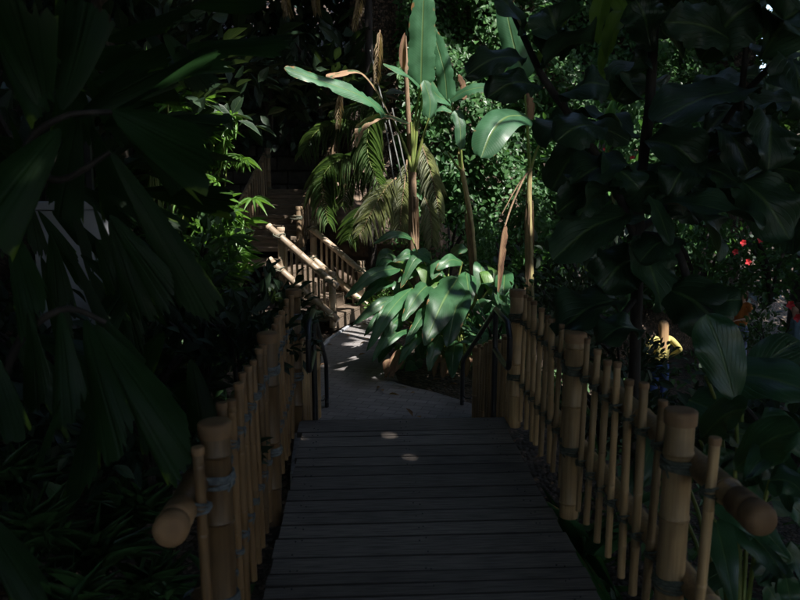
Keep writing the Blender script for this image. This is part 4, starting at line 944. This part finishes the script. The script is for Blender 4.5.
def person(lab, loc, rz, arms, top_m, leg_m, hair_m, hairlen, sleeve='long', inner=None, group='people on the lower path'):
    t = empty('person', loc); t.rotation_euler.z = rz; tag(t, lab, 'person', group)
    ch = [[('pel', (0, 0, .95), (.13, .10)), ('wai', (0, 0, 1.08), (.115, .085)), ('che', (0, -.01, 1.27), (.145, .10)), ('col', (0, -.01, 1.39), (.10, .07)), ('nec', (0, 0, 1.46), (.05, .05)), ('jaw', (0, .02, 1.53), (.062, .07)), ('hea', (0, .005, 1.62), (.094, .112)), ('cro', (0, -.005, 1.70), (.058, .07))]]
    for sg in (-1, 1):
        e, w = arms[0 if sg < 0 else 1]; s_ = str(sg); e = V(e); w = V(w); hd = (w - e).normalized(); lat = hd.cross(V((0, 0, 1))); lat = lat.normalized() if lat.length > .1 else V((1, 0, 0))
        pc = w + hd * .07
        ch.append([('col', 0, 0), ('sh' + s_, (sg * .165, 0, 1.39), .052), ('el' + s_, tuple(e), .038), ('wr' + s_, tuple(w), .026), ('pa' + s_, tuple(pc), (.032, .018))])
        for f in range(4):
            o_ = lat * ((f - 1.5) * .02); L = (.065, .075, .07, .055)[f]
            ch.append([('pa' + s_, 0, 0), (f'k{f}' + s_, tuple(pc + hd * .035 + o_), .0095), (f'm{f}' + s_, tuple(pc + hd * (.035 + L * .5) + o_ + V((0, 0, -.006))), .0085), (f't{f}' + s_, tuple(pc + hd * (.035 + L) + o_ + V((0, 0, -.02))), .0075)])
        ch.append([('wr' + s_, 0, 0), ('tb' + s_, tuple(w + hd * .04 + lat * .035), .011), ('tt' + s_, tuple(w + hd * .085 + lat * .055), .009)])
        ch.append([('pel', 0, 0), ('hp' + s_, (sg * .09, 0, .90), .085), ('kn' + s_, (sg * .10, .02, .50), .055), ('ca' + s_, (sg * .10, -.01, .34), .052), ('an' + s_, (sg * .10, -.01, .09), .035), ('to' + s_, (sg * .11, .13, .03), .03)])
    skinned('body', ch, skin_m, t)
    tc_ = [[('hem', (0, 0, .90), (.175, .14)), ('wai', (0, 0, 1.06), (.142, .112)), ('che', (0, -.01, 1.27), (.165, .118)), ('col', (0, -.01, 1.40), (.105, .08))]]
    for sg in (-1, 1):
        e, w = arms[0 if sg < 0 else 1]; s_ = str(sg); e = V(e); w = V(w)
        q = [('col', 0, 0), ('sh' + s_, (sg * .168, 0, 1.39), .066), ('el' + s_, tuple(e if sleeve == 'long' else V((sg * .168, 0, 1.39)).lerp(e, .6)), .054)]
        if sleeve == 'long': q.append(('wr' + s_, tuple(e.lerp(w, .85)), .04))
        tc_.append(q)
    skinned('shirt', tc_, top_m, t)
    lc = [[('wst', (0, 0, 1.07), (.135, .105)), ('pel', (0, 0, .97), (.155, .125))]]
    for sg in (-1, 1):
        s_ = str(sg); lc.append([('pel', 0, 0), ('hp' + s_, (sg * .095, 0, .80), .088), ('kn' + s_, (sg * .10, .015, .50), .076), ('cf' + s_, (sg * .10, -.01, .34), .07), ('an' + s_, (sg * .10, -.01, .10), .058)])
    skinned('trousers', lc, leg_m, t)
    for sg in (-1, 1):
        skinned('shoe', [[('a', (sg * .10, -.03, .05), .045), ('b', (sg * .105, .06, .04), .042), ('c', (sg * .11, .15, .03), .034)]], shoe_m, t, 1)
    hr = [[('b', (0, -.015, 1.75), (.05, .06)), ('a', (0, -.02, 1.69), (.105, .108)), ('c', (0, -.07, 1.57), (.085, .055)), ('d', (0, -.09, 1.56 - hairlen * .5), (.09, .032)), ('e', (0, -.10, 1.52 - hairlen), (.05, .02))]]
    for nm, c_, r_ in (('ear', (.076, 0, 1.60), (.012, .02, .032)), ('ear', (-.076, 0, 1.60), (.012, .02, .032)), ('nose', (0, .094, 1.59), (.014, .018, .024)), ('eye', (.032, .082, 1.625), (.012, .008, .007)), ('eye', (-.032, .082, 1.625), (.012, .008, .007)), ('mouth', (0, .084, 1.548), (.024, .008, .006))):
        mb = MB((0, 0, 0)); vs = []; fs = []
        for a_ in range(9):
            for b2 in range(12):
                th = math.pi * a_ / 8; ph = 2 * math.pi * b2 / 12; vs.append((c_[0] + r_[0] * math.sin(th) * math.cos(ph), c_[1] + r_[1] * math.sin(th) * math.sin(ph), c_[2] + r_[2] * math.cos(th)))
        for a_ in range(8):
            for b2 in range(12): fs.append((a_ * 12 + b2, a_ * 12 + (b2 + 1) % 12, a_ * 12 + 12 + (b2 + 1) % 12, a_ * 12 + 12 + b2))
        mb.add(vs, fs); o = mb.build(nm, {'eye': shoe_m, 'mouth': lip_m}.get(nm, skin_m), None); o.parent = t; o.location = (0, 0, 0)
    skinned('hair', hr, hair_m, t)
    return t
def gr(x, y, d, h):   # ground point under a body height seen at (x, y)
    p = P(x, y, d); return (p.x, p.y, p.z - h)
person('woman seen from behind with long fair hair, yellow cardigan and blue trousers', gr(662, 339, 13, 1.39), 0.1, [((-.36, -.02, 1.17), (-.20, .12, 1.02)), ((.38, -.02, 1.18), (.22, .12, 1.02))], yel_m, blu_m, hairb_m, .34)
person('visitor in an orange shirt and pale jeans, half hidden by leaves', gr(743, 297, 15.2, 1.56), 2.2, [((-.24, .10, 1.14), (-.12, .34, 1.12)), ((.26, .08, 1.14), (.10, .32, 1.16))], org_m, lil_m, haird_m, .08, 'short')
person('person in a grey-blue top and dark blue trousers at the right edge', gr(797, 312, 13.5, 1.56), 1.2, [((-.25, .02, 1.12), (-.22, .14, .90)), ((.25, .02, 1.12), (.2, .2, .95))], gry_m, blu_m, haird_m, .10)

# ------------------------------------------------------------ masses of leaves
def hv(xa, ya): return np.array([hgt(a, b) for a, b in zip(xa, ya)])
g = np.random.default_rng(21)
S = Scat(); n = 34000     # ivy over the tall bank
x = g.uniform(.7, 8.5, n); z = g.uniform(-1.2, 7.2, n)
bul = np.sin(x * 2.1 + 1) * np.sin(z * 1.7) * .35 + np.sin(x * 5.3 + z * 3.1) * .16 + np.sin(z * 6 - x * 2) * .08
y_ = 13.9 + .22 * np.maximum(0, x - 2.5) * 2.2 - bul + z * .10 + g.normal(size=n) * .10
T = np.stack([g.normal(size=n) * .7, -.35 + g.normal(size=n) * .3, -.6 + g.normal(size=n) * .5], 1); N = np.stack([g.normal(size=n) * .35, -.8 + g.normal(size=n) * .2, .55 + g.normal(size=n) * .3], 1)
S.add(np.stack([x, y_, z], 1), T, N, g.uniform(.05, .17, n), g.uniform(.04, .12, n), 'small')
tag(S.build('ivy', ivy_m), 'ivy covering the tall bank behind the banana plants', kind='stuff')
mb = MB(); NX, NZ = 40, 40
for j in range(NZ + 1):
    for i in range(NX + 1):
        xx = -.2 + 9.5 * i / NX; zz = -3 + 11 * j / NZ
        mb.v.append(V((xx, 14.25 + .48 * max(0, xx - 2.5) + zz * .10 - .3 * math.sin(xx * 2.1 + 1) * math.sin(zz * 1.7), zz))); mb.uv.append((0, 0))
for j in range(NZ):
    for i in range(NX): a = j * (NX + 1) + i; mb.f.append((a, a + 1, a + NX + 2, a + NX + 1))
bk = mb.build('bank', soil_m); bk['kind'] = 'structure'; sd = bk.modifiers.new('Solid', 'SOLIDIFY'); sd.thickness = .6; sd.offset = -1

S = Scat(); n = 30000     # far wood closing every view
x = g.uniform(-17, 26, n); y_ = 19 + g.uniform(0, 5, n) + .02 * x * x; z = g.uniform(-3, 11, n)
side = g.random(n) < .5
x = np.where(side, np.where(g.random(n) < .5, g.uniform(-11, -4.8, n), g.uniform(9.0, 15, n)), x); y_ = np.where(side, g.uniform(-6, 22, n), y_); z = np.where(side, g.uniform(-2, 8, n) , z)
S.add(np.stack([x, y_, z], 1), g.normal(size=(n, 3)), np.stack([g.normal(size=n) * .5, -.5 + g.normal(size=n) * .5, .7 + g.normal(size=n) * .3], 1), g.uniform(.22, .5, n), g.uniform(.16, .3, n), 'small')
for (n, xa, xb, ya, yb) in ((9000, -13, 16, -14, -10), (9000, -12, -6, -10, 20), (7000, 11, 16, -10, 20), (2600, -5.2, -2.6, -1.5, 5.5)):  # leaf walls added behind and beside the camera to cut side light
    x = g.uniform(xa, xb, n); y_ = g.uniform(ya, yb, n); z = g.uniform(-1.5, 7.5 if n > 5000 else 4.5, n)
    S.add(np.stack([x, y_, z], 1), g.normal(size=(n, 3)), g.normal(size=(n, 3)) * .5 + np.array([0, 0, .7]), g.uniform(.3, .6, n), g.uniform(.2, .36, n), 'small')
n = 7000
x = g.uniform(-6, 0.6, n); z = g.uniform(2.3, 8, n); y_ = 15.6 + g.normal(size=n) * .5 + .15 * z
S.add(np.stack([x, y_, z], 1), np.stack([g.normal(size=n) * .5, -.3 + g.normal(size=n) * .3, -.7 + g.normal(size=n) * .4], 1), np.stack([g.normal(size=n) * .4, -.8 + g.normal(size=n) * .2, .5 + g.normal(size=n) * .3], 1), g.uniform(.12, .3, n), g.uniform(.08, .18, n), 'small')
tag(S.build('woods', dark_m), 'dark mass of foliage closing the view, with unseen leaf walls added to cut side light', kind='stuff')

S = Scat(); n = 9000      # ground cover
x = g.uniform(-8, 10, n); y_ = g.uniform(-1, 19, n)
keep = ~((x > -.75) & (x < 1.35) & (y_ < 7)) & ~((x > -1.1) & (x < .9) & (y_ > 5) & (y_ < 12.5)) & ~((x > -2.2) & (x < -.3) & (y_ > 10) & (y_ < 15))
keep &= ~((x > .2) & (x < 1.7) & (y_ > 5) & (y_ < 8.0)); keep &= ~((x < -.7) & (x > -1.5) & (y_ > 2.2) & (y_ < 4.2) & (g.random(n) < .6))
x = x[keep]; y_ = y_[keep]; n = len(x); z = hv(x, y_) + g.uniform(-.02, .12, n)
S.add(np.stack([x, y_, z], 1), np.stack([g.normal(size=n), g.normal(size=n), .5 + abs(g.normal(size=n)) * .5], 1), np.stack([g.normal(size=n) * .3, g.normal(size=n) * .3, np.ones(n)], 1), g.uniform(.12, .3, n), g.uniform(.05, .12, n), 'oval')
tag(S.build('undergrowth', shrub_m), 'low leafy ground cover on the banks', kind='stuff')
S = Scat(); n = 420       # fallen leaves on soil, path edge and pebbles
x = g.uniform(-2.2, 2.4, n); y_ = g.uniform(2, 11.5, n)
z = hv(x, y_) + .015; z = np.where((x > -.9) & (x < 1.3) & (y_ > 5.3) & (y_ < 11), -.43, z)
ok = ~((x > -.5) & (x < 1.05) & (y_ < 6.4)); ok &= ~((x > -.5) & (x < .9) & (y_ > 6.4) & (g.random(n) < .5)); x = x[ok]; y_ = y_[ok]; z = z[ok]; n = len(x)
S.add(np.stack([x, y_, z], 1), np.stack([g.normal(size=n), g.normal(size=n), g.uniform(0, .25, n)], 1), np.stack([g.normal(size=n) * .2, g.normal(size=n) * .2, np.ones(n)], 1), g.uniform(.04, .12, n), g.uniform(.02, .05, n), 'small')
tag(S.build('leaf_litter', dry_m), 'fallen dry leaves on soil and path edge', kind='stuff')

# ------------------------------------------------------------ overhead trees
SUN = V((.38, -.45, .81)).normalized()
# gaps cut in the unseen leaf cover to put sun on chosen spots: centre and size where the light reaches the ground, and how open each is
LIT = [(-1.05, 11.35, 1.15, 1.2, .97), (-.1, 10.9, .9, .8, .9), (-.7, 10.7, 1.0, .6, .95), (-1.7, 10.2, 1.0, .7, .9), (.4, 9.1, .8, .7, .9), (.1, 10.1, .5, .5, .8),
       (.75, 8.4, 1.2, 1.0, .72), (-2.05, 9.3, .6, .65, .9), (-.6, 12.5, 1.25, 1.0, .93), (-1.95, 13.7, 1.0, .7, .5), (-2.85, 10.6, .75, 1.2, .95), (-2.3, 9.0, .5, .6, .8), (-3.35, 9.2, .4, .4, .7),
       (1.0, 15.7, 2.9, 2.0, .75), (6.0, 17.3, 2.3, 1.9, .5), (5.2, 12.6, 1.4, 1.1, .95), (7.4, 14.8, 1.0, .8, .5), (2.6, 10.4, .9, 1.0, .5), (3.6, 13.4, .9, .9, .5),
       (-1.62, 3.85, .30, .24, .5), (.45, 7.55, .3, .25, .6), (1.65, 5.3, .22, .22, .7), (.72, 3.15, .3, .18, .16)]
g = np.random.default_rng(33)
COVER = 5.6
def keep_leaf(qx, qy, r_):
    f = np.ones(len(qx))
    for (a, b_, rx, ry, op) in LIT:
        e = ((qx - a) / rx) ** 2 + ((qy - b_) / ry) ** 2; f0 = -math.log(op) / COVER
        f = np.where(e < 1, np.minimum(f, f0 + (1 - f0) * e ** 6), f)
    return r_ < f
TREES = [(-4.8, 1.0), (5.2, 1.5), (-5.0, 7.0), (5.6, 7.0), (-4.2, 13.0), (8.6, 13.0), (-1.5, 17.4), (11.0, 18), (0.5, -4.5), (8.8, 12.5), (10, 4)]
kinds = ['tall canopy tree left of the camera, its crown above the boardwalk', 'tall canopy tree right of the boardwalk', 'tall canopy tree among the shrubs at the left', 'tall canopy tree beyond the fig tree', 'canopy tree left of the upper stairs', 'canopy tree behind the people on the lower path', 'canopy tree above the stone wall', 'canopy tree far beyond the people', 'canopy tree behind the viewer', 'canopy tree on the right-hand slope', 'canopy tree at the far right']
n = 66000; x = g.uniform(-10, 16, n); y_ = g.uniform(-12, 21, n); z = g.uniform(6.3, 9.6, n) + .5 * np.sin(x) * np.cos(y_ * .8)
qx = x - z * SUN.x / SUN.z; qy = y_ - z * SUN.y / SUN.z
rn = g.random(n); k = keep_leaf(qx, qy, rn); x, y_, z = x[k], y_[k], z[k]
n = 3000; x2 = g.uniform(-3, 8, n); y2 = g.uniform(-6, 5, n); z2 = g.uniform(6.0, 8.5, n); qx2 = x2 - z2 * SUN.x / SUN.z; qy2 = y2 - z2 * SUN.y / SUN.z; k = (qy2 < 6.5) & (qy2 > 1.0) & keep_leaf(qx2, qy2, g.random(n)); x = np.concatenate([x, x2[k]]); y_ = np.concatenate([y_, y2[k]]); z = np.concatenate([z, z2[k]])  # extra unseen leaves added to deepen the shade over the deck
owner = np.argmin(np.stack([(x - a) ** 2 + (y_ - b_) ** 2 for a, b_ in TREES]), axis=0)
for i, (a, b_) in enumerate(TREES):
    zg = hgt(a, b_); t = empty('canopy_tree', (a, b_, zg)); tag(t, kinds[i], 'tree', 'tall shade trees with crown gaps shaped for the light')
    m_ = owner == i; nn = int(m_.sum()); S = Scat()
    S.add(np.stack([x[m_], y_[m_], z[m_]], 1), g.normal(size=(nn, 3)) * np.array([1, 1, .4]), g.normal(size=(nn, 3)) * .35 + np.array([.2, -.1, 1]), g.uniform(.32, .55, nn), g.uniform(.22, .36, nn), 'oval')
    S.build('crown', canopy_m, t, (a, b_, zg)); mb = MB((a, b_, zg))
    mb.tube(catmull([(a, b_, zg - .3), (a + .1, b_, 2), (a - .1, b_ + .1, 5), (a, b_, 8.5)], 5), [.2 - .006 * q for q in range(16)], 12)
    for q in range(6):
        an = q * 1.05 + i; mb.tube(catmull([(a, b_, 4.6 + .3 * q), (a + math.cos(an) * 1.2, b_ + math.sin(an) * 1.2, 6.4), (a + math.cos(an) * 2.8, b_ + math.sin(an) * 2.8, 7.6)], 4), [.07 - .006 * w for w in range(9)], 7)
    mb.build('trunk', bark_m, t)

# ------------------------------------------------------------ light and camera
w = bpy.data.worlds.new('World'); sc.world = w; w.use_nodes = True; nt = w.node_tree; nt.nodes.clear()
sky = nt.nodes.new('ShaderNodeTexSky'); sky.sky_type = 'NISHITA'; sky.sun_disc = False
sky.sun_elevation = math.asin(SUN.z); sky.sun_rotation = math.atan2(SUN.x, SUN.y)
bg = nt.nodes.new('ShaderNodeBackground'); bg.inputs[1].default_value = .15; ow = nt.nodes.new('ShaderNodeOutputWorld')
nt.links.new(sky.outputs[0], bg.inputs[0]); nt.links.new(bg.outputs[0], ow.inputs[0])
ld = bpy.data.lights.new('sun', 'SUN'); ld.energy = 3.0; ld.angle = math.radians(.53); ld.color = (1, .955, .89)
so = bpy.data.objects.new('sun', ld); link(so); so.rotation_euler = SUN.to_track_quat('Z', 'Y').to_euler(); so.location = (0, 0, 12)
cd = bpy.data.cameras.new('camera'); cam = bpy.data.objects.new('camera', cd); link(cam); sc.camera = cam
cam.location = (0, 0, CAMZ); cam.rotation_euler = (math.radians(90) - PITCH, 0, -YAW); cd.sensor_width = 36; cd.lens = F / 800 * 36; cd.clip_start = .05; cd.clip_end = 1000
cd.dof.use_dof = True; cd.dof.focus_distance = 8.5; cd.dof.aperture_fstop = 4.0
sc.render.engine = 'CYCLES'
vs_ = sc.view_settings; vs_.view_transform = 'Standard'; vs_.look = 'None'; vs_.gamma = 1; vs_.use_curve_mapping = False; vs_.exposure = 1.95
sc.cycles.use_denoising = True; sc.cycles.max_bounces = 6; sc.cycles.diffuse_bounces = 3; sc.cycles.glossy_bounces = 2; sc.cycles.transmission_bounces = 3; sc.cycles.sample_clamp_indirect = 4
